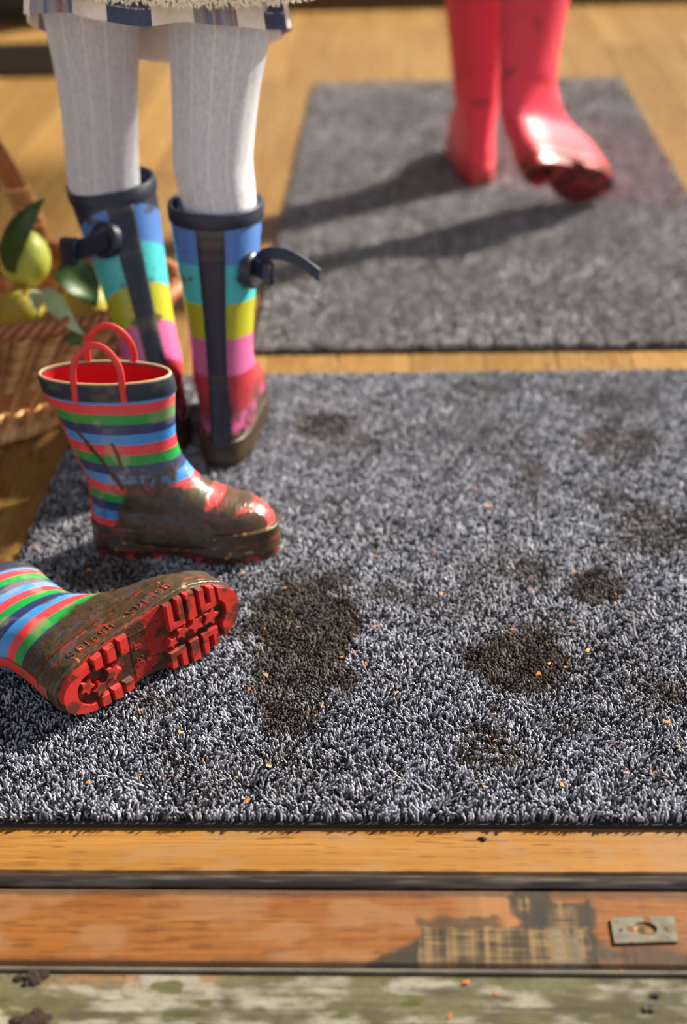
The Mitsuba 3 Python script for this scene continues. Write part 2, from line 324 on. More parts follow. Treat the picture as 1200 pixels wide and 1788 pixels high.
def ring_pts(rings, n=48, off=0., phi=None, squeeze=None):
    ph = np.arange(n)*2*np.pi/n if phi is None else np.asarray(phi); out = []
    for (fx, fz, bx, bz, w, k) in rings:
        c, s = np.cos(ph), np.sin(ph)
        ex = 2/(2+.35*k)
        cc, ss = np.sign(c)*np.abs(c)**ex, np.sign(s)*np.abs(s)**ex
        d = np.array([fx-bx, fz-bz])/2; ln = np.hypot(*d); u = d/ln
        m = np.array([fx+bx, fz+bz])/2
        wid = w*(k*wprof(c)+(1-k))
        al = cc*(ln+off); y = ss*(wid+off)
        out.append(np.stack([m[0]+u[0]*al, y, m[1]+u[1]*al], 1))
    return np.array(out)
def outline(L, wb, side, n=72, off=0.):
    """sole outline polygon; side=+1: medial towards +y"""
    t = np.arange(n)*2*np.pi/n; c, s = np.cos(t), np.sin(t)
    ex = .80; x = L/2+L/2*np.sign(c)*np.abs(c)**ex*1.0
    f = np.clip(x/L, 0, 1)
    med = np.interp(f, [0, .12, .28, .45, .6, .72, .86, 1], [.74, .76, .70, .58, .78, .97, .98, .9])
    lat = np.interp(f, [0, .12, .28, .45, .6, .72, .86, 1], [.74, .76, .78, .84, .98, 1.04, .98, .84])
    wy = np.where(s*side > 0, med, lat)*wb
    y = wy*np.sign(s)*np.abs(s)**.72
    return Polygon(np.stack([x, y], 1)).buffer(off)
def poly_ring(poly, n=96):
    p = poly.exterior; return np.array([p.interpolate(i/n, normalized=True).coords[0] for i in range(n)])
def uvxz(m): return m.vertices[:, [0, 2]]
class Boot:
    """builds the parts of one boot under key in a local frame (x toe, z up), placed by the matrix tw"""
    def __init__(s, key, tw, L, w, side, rings, z0): s.__dict__.update(locals())
    warp = None
    def add(s, name, mesh, mat, smooth=35, uv=False, label=None):
        q = uvxz(mesh).copy()
        if s.warp is not None: mesh.vertices = s.warp(mesh.vertices)
        if uv: return part(s.key, name, mesh, mat, smooth=True, uv=q, to_world=s.tw, label=label)
        return part(s.key, name, mesh, mat, smooth=smooth, to_world=s.tw, label=label)
    def upper(s, mat, collar_mat, lining_mat, ch, thick=.003, lift=.0022, nrings=None):
        R = densify(s.rings, 3); s.R = R
        out = ring_pts(R)
        s.add('upper', loft(out, cap0=True), mat, uv=True)
        top = R[-1].copy(); ax = np.array([R[-1][0]-R[-3][0]+R[-1][2]-R[-3][2], R[-1][1]-R[-3][1]+R[-1][3]-R[-3][3]]); ax /= np.linalg.norm(ax); s.ax = ax
        def at(d):
            r = top.copy(); r[[0, 2]] += ax[0]*d; r[[1, 3]] += ax[1]*d; return r
        pr = [(-.001, 0.), (-.0005, lift), (ch*.5, lift+.0004), (ch-.001, lift), (ch, lift-.001), (ch+.0003, -thick*.4), (ch-.001, -thick), (-.004, -thick)]
        cl = np.stack([ring_pts([at(d)], off=o)[0] for d, o in pr])
        m = loft(cl, wrap=True); s.add('collar', m, collar_mat, uv=True)
        lo = [at(ch-.0012)]+[r for r in R[::-1] if r[1] > .22*s.L]
        li = np.stack([ring_pts([r], off=-thick-.0002*0-.0003)[0] for r in lo])[:, ::-1]
        s.add('lining', loft(li, cap1=True), lining_mat)
    def strip(s, name, mat, half, off=.0016, i0=0, i1=None, phi0=np.pi, taper=1.):
        R = s.R[i0:i1]; ph = phi0+np.linspace(-half, half, 7)
        o = ring_pts(R, off=off, phi=ph); i = ring_pts(R, off=-.0008, phi=ph)
        loops = np.concatenate([o, i[:, ::-1]], 1)
        s.add(name, loft(loops, cap0=True, cap1=True), mat, uv=True)
    def sole(s, fox_mat, sole_mat, zf, zs, zp, heel=0., off=.0025):
        P = s.poly = outline(s.L, s.w, s.side)
        a = poly_ring(P.buffer(off)); b_ = poly_ring(P.buffer(off+.0008)); c = poly_ring(P.buffer(off-.003))
        def z(r, v): return np.c_[r, np.full(len(r), v)]
        f = [z(c, zs), z(a, zs), z(b_, zs+.002), z(a, zs+(zf-zs)*.35), z(a, zf-.003), z(b_, zf-.0018), z(a, zf), z(c, zf-.0004)]
        s.add('foxing', loft(np.array(f)[::-1] if False else np.array(f), cap0=True, cap1=True), fox_mat, uv=True)
        pl = P.buffer(off-.0012); s.pl = pl
        k = s.add('outsole', extrude(pl, zs-zp, zp), sole_mat, smooth=False)
        return k

# --- colours and mud of the striped boots
BLUE, RED, GREEN, NAVY = (58, 132, 200), (214, 62, 72), (24, 140, 62), (38, 52, 96)
def seg(u, v, x0, z0, x1, z1, w):
    ex, ez = x1-x0, z1-z0; l2 = ex*ex+ez*ez
    t = dr.clip(((u-x0)*ex+(v-z0)*ez)/l2, 0, 1)
    return smoothstep(w, w*.4, dr.sqrt(dr.square(u-x0-ex*t)+dr.square(v-z0-ez*t)))
def stripe(v):
    i = dr.floor((.164-v-.0035+.0099)/.0099); k = i-4*dr.floor(i/4)
    return dr.select(k < .5, C(*BLUE), dr.select(k < 1.5, C(*RED), dr.select(k < 2.5, C(*GREEN), C(*NAVY))))
MUDC = ((40, 30, 19), (78, 60, 39))
def mudcol(u, v, k): return mix(C(*MUDC[0]), C(*MUDC[1]), fbm(u*150, v*150, k, 3))
def mud_stand(u, v):
    nz = fbm(u*160, v*160, 1., 3)-.5; n2 = fbm(u*55, v*55, 4., 2)-.5
    edge = smoothstep(-.003, .003, u-(.024+.30*(v-.03))+.010*n2+.005*nz)
    top = smoothstep(.100, .092, v+.016*n2+.012*nz-.10*(u-.06))
    thin = smoothstep(.40, .56, fbm(u*210, v*210, 8., 3))
    m = edge*top*dr.select(v > .078, .55+.45*thin, .9+.1*thin)
    for sgm in ((.012, .118, .030, .092, .0030), (.030, .092, .038, .080, .0045), (.002, .130, .010, .122, .0022), (.008, .122, .013, .114, .0028), (.033, .122, .040, .098, .0022), (.020, .106, .034, .088, .0022), (-.002, .132, .004, .126, .0016)):
        m = dr.maximum(m, seg(u+.002*nz, v, *sgm))
    # rubbed patches: toe cap edge, instep
    cl = dr.maximum(smoothstep(.0095, .005, dr.sqrt(dr.square(u-.118)+dr.square((v-.064)*1.2))+.012*nz), smoothstep(.0036, .0012, dr.abs(dr.sqrt(dr.square(u-.147)+dr.square((v-.035)*1.3))-.0215)+.006*nz)*smoothstep(.135, .15, u+.01*n2))
    cl = dr.maximum(cl, smoothstep(.084, .089, u)*smoothstep(.073, .080, v+.008*nz))
    m = m*(1-.92*cl)
    return dr.maximum(m, smoothstep(.62, .70, fbm(u*300, v*300, 2.))*.6*smoothstep(.14, .05, v))
def mud_lying(u, v):
    nz = fbm(u*160, v*160, 1., 3)-.5; n2 = fbm(u*55, v*55, 14., 2)-.5
    m = smoothstep(.004, -.003, v-(.058+.11*u)+.008*n2+.004*nz)
    thin = smoothstep(.34, .6, fbm(u*160, v*260, 8., 3))
    m = m*(.93+.07*thin)
    sm = smoothstep(.006, .0, dr.sqrt(dr.square((u-.055)*.5)+dr.square(v-.092))+.010*nz+.006*n2)*.8
    return dr.maximum(m, sm)
def striped(mudfn, k):
    def fn(p, n, uv):
        u, v = uv.x, uv.y
        base = stripe(v+.0006*(noise(u*60, v*60, 2.)-.5))
        if k == 1.: base = mix(base, C(206, 60, 64), smoothstep(.108, .114, u+.006*(noise(u*90, v*90, 3.)-.5)))
        scuff = smoothstep(.55, .8, fbm(u*70, v*70, k+3., 3))*.35
        base = mix(base, C(168, 150, 122), scuff)
        return mix(base, mudcol(u, v, k), mudfn(u, v))
    return fn
def bumpf(mudfn):
    return lambda p, n, uv: mudfn(uv.x, uv.y)*(.6+.8*fbm(uv.x*420, uv.y*420, 5., 3))+.06*noise(uv.x*900, uv.y*900)
bsdf('m_striped', proc(striped(mud_stand, 1.)), .34, .5, bumpf(mud_stand), .0006, 2e-4, clearcoat=.4, clearcoat_gloss=.8)
bsdf('m_striped_lying', proc(striped(mud_lying, 6.)), .34, .5, bumpf(mud_lying), .0006, 2e-4, clearcoat=.4, clearcoat_gloss=.8)
def navycol(p, n, uv):
    d = smoothstep(.5, .75, fbm(uv.x*80, uv.y*80, 3., 3))
    c = mix(C(36, 42, 58), C(96, 92, 80), d*.5)
    return mix(c, C(186, 160, 116), smoothstep(.1803, .1812, uv.y+.25*0*uv.x)*.0)
bsdf('m_collar', proc(navycol), .55, .4)
bsdf('m_rimedge', lin(186, 160, 120), .6)
bsdf('m_lining', lin(190, 22, 30), .6, .3)
bsdf('m_handle', lin(206, 52, 52), .4, .5)
bsdf('m_heelred', proc(lambda p, n, uv: mix(C(200, 58, 56), C(120, 84, 62), smoothstep(.5, .75, fbm(uv.x*90, uv.y*90, 2.)))), .45)
def foxc(p, n, uv):
    c = mudcol(uv.x, uv.y, 2.)
    red = smoothstep(.60, .70, fbm(uv.x*70, uv.y*190, 4., 3)); c = mix(c, C(150, 48, 42), red*.55)
    g = smoothstep(.55, .68, fbm(uv.x*40, uv.y*110, 9., 3)); c = mix(c, C(62, 66, 66), g*.7)
    sp = smoothstep(.90, .94, noise(uv.x*210, uv.y*210, 6.)); return mix(c, C(180, 130, 66), sp*.8)
bsdf('m_foxing', proc(foxc), .36, .5, lambda p, n, uv: fbm(uv.x*300, uv.y*500, 5., 3), .0007, 2e-4, clearcoat=.3)
def solec(lo, hi, amt):
    def fn(p, n, uv):
        k = fbm(p.x*75, p.y*75, p.z*75, 4)
        return mix(C(*lo), C(*hi), smoothstep(amt, amt+.14, k))
    return fn
bsdf('m_outsole', proc(solec((64, 40, 26), (142, 34, 28), .46)), .42, .5, lambda p, n, uv: fbm(p.x*500, p.y*500, p.z*500, 2), .0004, 2e-4)
bsdf('m_lug', proc(solec((92, 42, 30), (184, 42, 34), .36)), .4, .5, lambda p, n, uv: dr.sin(p.x*3900)*dr.sin(p.y*3900+p.z*2900), .00025, 1e-4)
bsdf('m_lug_muddy', proc(solec((64, 42, 28), (184, 48, 40), .50)), .5, .4)
bsdf('m_letter', proc(lambda p, n, uv: mix(C(150, 54, 46), C(70, 50, 38), smoothstep(.45, .7, fbm(p.x*200, p.y*200, p.z*200, 3)))), .45)

def star(cx, cy, r, a=0.):
    return Polygon([(cx+(r if i % 2 == 0 else r*.52)*math.cos(a+i*math.pi/5), cy+(r if i % 2 == 0 else r*.52)*math.sin(a+i*math.pi/5)) for i in range(10)])
def striped_boot(key, tw, side, upper_mat, label, text):
    lugm = 'm_lug' if text else 'm_lug_muddy'
    L, w = .172, .0335
    shaft = [(.088, .100, -.006, .092, .0275, 0), (.0845, .118, -.0125, .114, .0268, 0), (.0855, .136, -.020, .136, .0268, 0), (.088, .164, -.0315, .164, .027, 0)]
    rings = [(f, fz, b_, bz, ww, k) for f, fz, b_, bz, ww, k in foot_rings(L, w, 0)]
    B = Boot(key, tw, L, w, side, rings+shaft, 0)
    B.upper(upper_mat, 'm_collar', 'm_lining', .0155, thick=.003, lift=.0013)
    # bare edge of the collar
    top = B.R[-1].copy(); ax = B.ax
    r = top.copy(); r[[0, 2]] += ax[0]*.0157; r[[1, 3]] += ax[1]*.0157
    e = ring_pts([r], off=-.0008)[0]; B.add('rim_edge', tube(e, .0013, 6, closed=True), 'm_rimedge')
    B.strip('heel_strip', 'm_heelred', .16, i0=2)
    for sg in (1, -1):
        ww = top[4]-.0012; cx = (r[0]+r[2])/2
        zb = r[1]
        P = spline([(cx-.022, sg*ww, zb-.016), (cx-.0215, sg*ww, zb), (cx-.019, sg*(ww-.001), zb+.020), (cx, sg*(ww-.003), zb+.036), (cx+.019, sg*(ww-.001), zb+.020), (cx+.0215, sg*ww, zb), (cx+.022, sg*ww, zb-.016)], 33)
        B.add('handle', tube(P, .0026, 10, flat=1.2), 'm_handle')
    zf, zs, zp = .034, .0085, .0055
    k = B.sole('m_foxing', 'm_outsole', zf, zs, zp)
    pl = B.pl; md = side                                     # medial direction in y
    def lug(poly, name='lug', h=zp, d=.0006):
        poly = poly.intersection(pl.buffer(-.0002))
        if poly.area < 1e-7: return
        g = max(getattr(poly, 'geoms', [poly]), key=lambda q: q.area)
        m = cat([extrude(g, h*.7, zp-h*.7), extrude(g.buffer(-d, join_style=2), h*.35, zp-h)])
        part(k, name, m, lugm, to_world=tw)
    def R(x0, x1, y0, y1): return sbox(x0, min(y0*-md, y1*-md), x1, max(y0*-md, y1*-md))   # y: lateral positive
    heelcap = pl.intersection(sbox(-1, -1, .027, 1)).difference(Point(.027, 0).buffer(.0145)); lug(heelcap)
    toecap = pl.intersection(sbox(.1535, -1, 1, 1)).difference(Point(.1445, -md*.001).buffer(.0145)); lug(toecap)
    rim = pl.difference(pl.buffer(-.0035))
    for x0 in (.031, .0435, .056): lug(R(x0, x0+.0085, .0125, .05)); 
    for x0 in (.031, .0425, .054): lug(R(x0, x0+.0085, -.05, -.0125))
    for x0, u in ((.103, 1), (.1225, 0), (.135, 1)):
        q = R(x0, x0+(.0165 if u else .009), .0085, .05)
        if u: q = q.difference(R(x0+.006, x0+.0105, .0150, .05))
        lug(q)
    for x0, u in ((.099, 1), (.1195, 0), (.132, 1)):
        q = R(x0, x0+(.0165 if u else .009), -.05, -.0105)
        if u: q = q.difference(R(x0+.006, x0+.0105, -.05, -.0165))
        lug(q)
    for cx, cy, rr, a in ((.0215, .003, .0078, .3), (.0325, -.0045, .0082, .8), (.046, .003, .0088, .2), (.104, -.002, .0058, .5), (.1145, .0025, .0078, .2), (.1285, .002, .0092, .7), (.1435, .0015, .0092, .1)):
        lug(star(cx, -md*cy, rr, a), 'star', d=.0004)
    fr = R(.068, .097, -.019, .022); part(k, 'panel_frame', extrude(fr.difference(fr.buffer(-.0008)), .0006, zp-.0006), 'm_outsole', to_world=tw)
    if text:
        # embossed lettering on the waist panel, reading across the sole with the letter tops towards the toe (seen from below)
        t = meshkit.text_mesh('George', .0075, .0007); t.apply_translation([-t.bounds[:, 0].mean(), 0, 0])
        t2 = meshkit.text_mesh('8   25', .0062, .0007); t2.apply_translation([-t2.bounds[:, 0].mean(), 0, 0])
        for m, xx in ((t, .0835), (t2, .0715)):
            v = m.vertices.copy(); s_ = 36/39.
            # text x runs from lateral to medial, text y towards the toe, relief points down
            m.vertices = np.stack([xx+v[:, 1], md*v[:, 0]*s_+-md*.001, zp-v[:, 2]], 1)
            if md > 0: pass
            m.invert() if np.linalg.det(np.array([[0, 1, 0], [md, 0, 0], [0, 0, -1]])) < 0 else None
            part(k, 'embossed_text', m, 'm_lug', to_world=tw)
        # red script along the lateral foxing
        ol = poly_ring(pl.buffer(.0012+.0001), 400); lat = ol[(ol[:, 1]*-md > .005)]; lat = lat[np.argsort(lat[:, 0])]
        s = np.r_[0, np.cumsum(np.linalg.norm(np.diff(lat, axis=0), axis=1))]
        # on the outside of the boot, heel to toe reads left to right when seen with the sole below: measured along the line
        for word, s0 in (('Splash', .030), ('Splash', .088)):
            sx = s0
            for i, ch in enumerate(word):
                m = meshkit.text_mesh(ch, .0084, .0005); wch = m.bounds[1, 0]
                a = .12*math.sin(i*2.1+s0*50); v = m.vertices.copy()
                X = v[:, 0]*math.cos(a)-v[:, 1]*math.sin(a)*.6; Z = v[:, 1]*math.cos(a)+v[:, 0]*math.sin(a)+.0014*math.sin(i*1.7)
                ss = sx+X; px = np.interp(ss, s, lat[:, 0]); py = np.interp(ss, s, lat[:, 1])
                m.vertices = np.stack([px, py-md*(v[:, 2]+.0001), .0145+Z], 1)
                if md < 0: m.invert()
                part(key, 'lettering', m, 'm_letter', to_world=tw, label='red embossed letter')
                sx += wch+.0022
    lab(key, label, 'boot')
    return B

MATZ = .0088
def place(px, py, pz, X, Z, s=1.):
    X = np.array(X, float); X /= np.linalg.norm(X); Z = np.array(Z, float); Z -= X*(Z@X); Z /= np.linalg.norm(Z)
    return M4(s*np.stack([X, np.cross(Z, X), Z], 1), [px, py, pz])
striped_boot('wellington_boot', place(-.3035, 1.222, MATZ-.001, (1, -.055, 0), (0, 0, 1), 1.025), -1, 'm_striped', 'small striped boot standing upright with red loop handles and muddy foot', False)
LY = dict(px=-.273, py=.9294, pz=.0345, X=(.700, .710, .079), Z=(-.709, .704, -.012), s=1.04)
striped_boot('wellington_boot_001', place(**LY), 1, 'm_striped_lying', 'small striped boot lying on its side showing its red treaded sole', True)

# ------------------------------------------------------------------ the child's rainbow boots (worn)
LEAN = {3.: 1., 8.: 0.}
def rainbow(seed, dip):
    def fn(p, n, uv):
        u, v = uv.x, uv.y; H = .2545
        d = H-v-dip*dr.maximum(u-.36*dr.maximum(v-.08, 0)*LEAN[seed], 0)
        c = dr.select(d < .036, C(74, 120, 190), dr.select(d < .076, C(66, 180, 186), dr.select(d < .113, C(164, 162, 34), dr.select(d < .152, C(190, 92, 144), dr.select(d < .195, C(166, 48, 60), C(176, 78, 128))))))
        c = dr.select(d < 0.0, C(30, 36, 62), c)
        m = smoothstep(.10, .03, v+.03*(fbm(u*50, v*50, seed, 3)-.5))*smoothstep(.3, .6, fbm(u*120, v*120, seed+2, 3)+.25*smoothstep(.05, .02, v))
        m = dr.maximum(m, smoothstep(.66, .74, fbm(u*90, v*70, seed+5, 3))*.8)
        return mix(c, C(66, 50, 36), m)
    return fn
bsdf('m_rainbow_l', proc(rainbow(3., .65)), .32, .5, clearcoat=.5)
bsdf('m_rainbow_r', proc(rainbow(8., .12)), .32, .5, clearcoat=.5)
bsdf('m_navy_rubber', proc(lambda p, n, uv: mix(C(28, 36, 54), C(84, 76, 64), smoothstep(.52, .72, fbm(uv.x*110, uv.y*60, 4., 3))*.75)), .4, .5)
bsdf('m_navy_clean', lin(30, 37, 58), .42, .5)
bsdf('m_rainbow_fox', proc(lambda p, n, uv: mix(C(36, 28, 20), C(70, 56, 40), fbm(uv.x*90, uv.y*200, 2.))), .4, .5, lambda p, n, uv: fbm(uv.x*300, uv.y*400, 5., 3), .0006, 2e-4)
def rainbow_boot(key, tw, mat, side, lean):
    L, w = .185, .0375
    sh = [(.090, .115, -.003, .105, .0315, 0), (.086, .145, -.002, .145, .0335, 0), (.087, .185, -.0015, .185, .0375, 0), (.090, .215, -.001, .215, .041, 0), (.093, .240, -.001, .240, .0438, 0), (.0945, .2545, -.001, .2545, .0448, 0)]
    rings = foot_rings(L, w, 0)+sh
    rings = [(f+lean*max(fz-.08, 0), fz, b_+lean*max(bz-.08, 0), bz, ww, k) for f, fz, b_, bz, ww, k in rings]
    B = Boot(key, tw, L, w, side, rings, 0); B.upper(mat, 'm_navy_clean', 'm_navy_clean', .014, thick=.003, lift=.002)
    return B
BODY = 'person'
def child_boot(tw, mat, side, lean, strip_phi):
    n = COUNT.get('person__boot', 0); COUNT['person__boot'] = n+1
    key = 'person__boot' if n == 0 else f'person__boot_{n:03d}'
    B = rainbow_boot(key, tw, mat, side, lean)
    B.strip('back_strip', 'm_navy_rubber', .30, off=.0018, i0=1, phi0=np.pi+strip_phi)
    B.sole('m_rainbow_fox', 'm_rainbow_fox', .030, .006, 0.)
    return key, B
kR, BR = child_boot(place(-.199, 1.386, MATZ, (-.01, 1, 0), (.022, 0, 1), 1.03), 'm_rainbow_r', 1, .0, -.02)
kL, BL = child_boot(place(-.257, 1.428, MATZ, (-.31, .95, 0), (-.10, 0, 1), 1.02), 'm_rainbow_l', -1, .36, .0)
lab(kR, 'rainbow banded boot on the right foot with its strap hanging loose'); lab(kL, 'rainbow banded boot on the left foot with its strap buckled')
# side pads, straps and buckles, in world coordinates
def disc(c, nrm, r, t):
    nrm = np.array(nrm, float)/np.linalg.norm(nrm); a = np.cross(nrm, [0, 0, 1.]); a /= np.linalg.norm(a); b_ = np.cross(nrm, a)
    an = np.linspace(0, 2*np.pi, 28, endpoint=False)
    rr = [np.array(c)+nrm*h+q*(np.cos(an)[:, None]*a+np.sin(an)[:, None]*b_) for h, q in ((-.004, r), (t*.6, r), (t, r*.86))]
    return loft(np.array(rr), cap0=True, cap1=True)
def strap(P, width_dir, half, th, n=24):
    P = spline(P, n); W = np.array(width_dir, float); W = W/np.linalg.norm(W)
    t = np.gradient(P, axis=0); N = np.cross(t, W); N /= np.linalg.norm(N, axis=1, keepdims=True)
    ring = np.stack([P+W*half*.9+N*th, P+W*half, P+W*half*.9-N*th, P-W*half*.9-N*th, P-W*half, P-W*half*.9+N*th], 1)
    return loft(ring, cap0=True, cap1=True)
part(kR, 'pad', disc((-.1575, 1.404, .2225), (1, -.45, 0), .0185, .006), 'm_navy_rubber', 35)
part(kR, 'strap', strap([(-.153, 1.400, .233), (-.141, 1.390, .2440), (-.1255, 1.382, .2470), (-.103, 1.378, .2375), (-.0875, 1.374, .2265)], (.15, .25, 1), .0065, .0016), 'm_navy_clean', 30)
part(kR, 'buckle', strap([(-.153, 1.400, .228), (-.146, 1.390, .2285), (-.142, 1.386, .228)], (.1, 0, 1), .0095, .0035, 8), 'm_navy_clean', 30)
part(kR, 'keeper', tube(spline([(-.141, 1.384, .217), (-.136, 1.380, .2175), (-.135, 1.378, .227), (-.1345, 1.380, .237), (-.140, 1.384, .2375)], 14), .0024, 7), 'm_navy_clean', 40)
part(kL, 'pad', disc((-.3165, 1.470, .2345), (-.50, -.83, .25), .0195, .007), 'm_navy_clean', 30)
part(kL, 'strap', strap([(-.313, 1.453, .243), (-.322, 1.448, .2385), (-.337, 1.447, .2335), (-.352, 1.454, .2315)], (.1, -.3, 1), .0125, .003), 'm_navy_clean', 30)
part(kL, 'buckle', strap([(-.342, 1.440, .2325), (-.351, 1.444, .2315), (-.3565, 1.451, .231)], (.1, -.3, 1), .0165, .005, 8), 'm_navy_clean', 30)

# ------------------------------------------------------------------ the child
bsdf('m_skin', lin(222, 172, 148), .5)
bsdf('m_hair', lin(126, 90, 54), .5)
P = {'hipL': ((-.275, 1.43, .60), .055), 'hipR': ((-.190, 1.42, .60), .055), 'kneeL': ((-.307, 1.475, .44), .034), 'kneeR': ((-.178, 1.425, .44), .036),
     'calfL': ((-.322, 1.521, .31), .024), 'calfR': ((-.191, 1.430, .33), .028), 'ankL': ((-.300, 1.495, .10), .016), 'ankR': ((-.193, 1.427, .085), .022), 'footL': ((-.308, 1.540, .048), .014), 'footR': ((-.180, 1.520, .042), .015),
     'belly': ((-.231, 1.42, .72), .085), 'chestL': ((-.275, 1.42, .86), .065), 'chestR': ((-.187, 1.42, .86), .065), 'neck': ((-.231, 1.42, .945), .035), 'chin': ((-.231, 1.445, 1.0), .04), 'head': ((-.231, 1.425, 1.06), .075), 'nose': ((-.231, 1.502, 1.035), .012),
     'earL': ((-.306, 1.42, 1.04), .014), 'earR': ((-.156, 1.42, 1.04), .014),
     'shL': ((-.335, 1.42, .90), .035), 'shR': ((-.127, 1.42, .90), .035), 'elL': ((-.36, 1.41, .74), .026), 'elR': ((-.10, 1.41, .74), .026), 'wrL': ((-.345, 1.45, .61), .018), 'wrR': ((-.11, 1.45, .61), .018), 'haL': ((-.34, 1.465, .555), .02), 'haR': ((-.115, 1.465, .555), .02)}
bones = [('hipL', 'hipR', 'belly'), ('belly', 'chestL', 'chestR'), ('chestL', 'chestR', 'neck'), ('neck', 'chin'), ('chin', 'head'), ('head', 'nose', 'chin'), ('head', 'earL'), ('head', 'earR'), ('hipL', 'kneeL'), ('hipR', 'kneeR'), ('kneeL', 'calfL'), ('kneeR', 'calfR'), ('calfL', 'ankL'), ('calfR', 'ankR'), ('ankL', 'footL'), ('ankR', 'footR'), ('chestL', 'shL'), ('chestR', 'shR'), ('shL', 'elL'), ('shR', 'elR'), ('elL', 'wrL'), ('elR', 'wrR'), ('wrL', 'haL'), ('wrR', 'haR')]
part(BODY, 'body', hullbones(bones, P), 'm_skin', True)
hp = {'a': ((-.231, 1.418, 1.07), .083), 'b': ((-.231, 1.40, 1.03), .08), 'c': ((-.231, 1.375, .96), .055)}
part(BODY, 'hair', hullbones([('a', 'b'), ('b', 'c')], hp), 'm_hair', True)
def leg(pts, n=40, m=60):
    """rings along a leg: (x, y, z, r)"""
    from scipy.interpolate import CubicSpline
    A = np.array(pts); s = np.arange(len(A)); Q = CubicSpline(s, A)(np.linspace(0, len(A)-1, m))
    an = np.linspace(0, 2*np.pi, n+1); R = []
    for x, y, z, r in Q:
        R.append(np.stack([x+r*np.cos(an), y+r*1.04*np.sin(an), np.full(n+1, z)], 1))
    R = np.array(R); uv = np.stack(np.broadcast_arrays(an[None], Q[:, 2:3]), -1).reshape(-1, 2)
    return loft(R, closed=False), uv
lL, uL = leg([(-.278, 1.43, .60, .072), (-.300, 1.455, .50, .052), (-.307, 1.475, .44, .0448), (-.314, 1.500, .37, .0395), (-.322, 1.520, .30, .0385), (-.321, 1.522, .26, .036), (-.312, 1.510, .2, .028)])
lR, uR = leg([(-.190, 1.42, .60, .072), (-.173, 1.422, .50, .0525), (-.177, 1.425, .444, .0475), (-.184, 1.43, .40, .0432), (-.191, 1.431, .344, .0402), (-.192, 1.431, .316, .0392), (-.188, 1.431, .269, .0360), (-.190, 1.43, .2, .030)])
def tights(p, n, uv):
    a = uv.x; v = uv.y
    mel = fbm(a*40, v*260, 2., 3); fine = noise(a*150, v*900, 5.)
    c = mix(C(198, 198, 210), C(226, 225, 232), smoothstep(.3, .7, mel*.6+fine*.4))
    k = a*14/6.2832; d = dr.abs(k-dr.floor(k)-.5)
    ln = smoothstep(.055, .02, d)
    return mix(c, C(244, 240, 234), ln*.8)
bsdf('m_tights', proc(tights), .9, .1, lambda p, n, uv: noise(uv.x*90, uv.y*1500, 5.)+.6*fbm(uv.x*30, uv.y*300, 1.), .0006, 4e-4, sheen=.5)
part(BODY, 'tights', cat([lL, lR]), 'm_tights', True, uv=np.vstack([uL, uR]), label='pale grey ribbed tights')
# dress: flared skirt with soft folds
def plaid(p, n, uv):
    u, v = uv.x/.0425, uv.y
    i = dr.floor(u); f = u-i; k = i-4*dr.floor(i/4)
    line = noise(f*26, 3., i*5); r = cell_rand(f*15, i, 2)
    multi = mix(mix(C(120, 124, 144), C(174, 168, 172), line), dr.select(r < .2, C(170, 84, 84), dr.select(r > .8, C(76, 98, 150), C(150, 148, 158))), .55)
    cream = mix(C(236, 222, 212), C(244, 234, 226), noise(u*9, v*300, 1.)); nav = mix(C(62, 68, 98), C(86, 92, 122), noise(u*60, v*900, 2.))
    c = dr.select(k < .5, multi, dr.select(k < 1.5, cream, dr.select(k < 2.5, nav, cream)))
    return mix(c, C(232, 226, 220), smoothstep(.0012, .0004, dr.abs(v-.0145))*smoothstep(.3, .5, noise(u*30, 0., 4.))*.5)
bsdf('m_dress', proc(plaid), .85, .2, sheen=.3)
N = 160; an = np.linspace(0, 2*np.pi, N+1)        # phi=0 to the right, pi/2 away, -pi/2 towards the camera
def hem_ring(t):
    """t 0 at the hem, 1 at the waist"""
    c, s = np.cos(an), np.sin(an); fl = 1-t
    fold = fl*(.007*np.sin(7*an+.6)+.004*np.sin(13*an+2.))
    rx = (.122*fl+.088*t)+fold; ry = (.098*fl+.082*t)+fold
    ry = np.where(s > 0, ry+.018*fl, ry)
    hz = np.interp(s, [-1, 0, 1], [.4805, .4645, .400])-.110*rx*c*np.clip(1-s, 0, 1)/1.3+.002*np.sin(5*an)
    z = hz*(1-t)+.74*t
    return np.stack([-.237+rx*c, 1.42+ry*s, z], 1)
ts = np.r_[0, .01, .05, .1, .2, .35, .5, .7, .85, 1]
Ro = np.array([hem_ring(t) for t in ts])
ho = Ro[0]; arc = np.r_[0, np.cumsum(np.linalg.norm(np.diff(ho, axis=0), axis=1))]
j0 = np.argmin(np.abs(an-np.pi*1.0)); off0 = arc[j0]
Ri = Ro.copy(); Ri[..., 0] = -.237+(Ri[..., 0]+.237)*.985; Ri[..., 1] = 1.42+(Ri[..., 1]-1.42)*.985; Ri[0, :, 2] += .0006
Rall = np.concatenate([Ri[::-1], Ro], 0)
uv = np.stack(np.broadcast_arrays((arc-off0)[None], (Rall[..., 2]-ho[:, 2][None])), -1).reshape(-1, 2)
uv = uv+np.array([.0955, 0])
part(BODY, 'dress', loft(Rall, closed=False), 'm_dress', True, uv=uv, label='cream and navy striped cotton dress hem')
cp = {'a': ((-.285, 1.42, .63), .088), 'b': ((-.177, 1.42, .63), .088), 'c': ((-.231, 1.42, .74), .10), 'd': ((-.278, 1.42, .87), .075), 'e': ((-.184, 1.42, .87), .075), 'n': ((-.231, 1.42, .93), .05),
      'sl': ((-.335, 1.42, .90), .045), 'el': ((-.36, 1.41, .74), .038), 'wl': ((-.347, 1.445, .635), .032), 'sr': ((-.127, 1.42, .90), .045), 'er': ((-.10, 1.41, .74), .038), 'wr': ((-.11, 1.445, .635), .032)}
bsdf('m_coat', lin(150, 138, 118), .9)
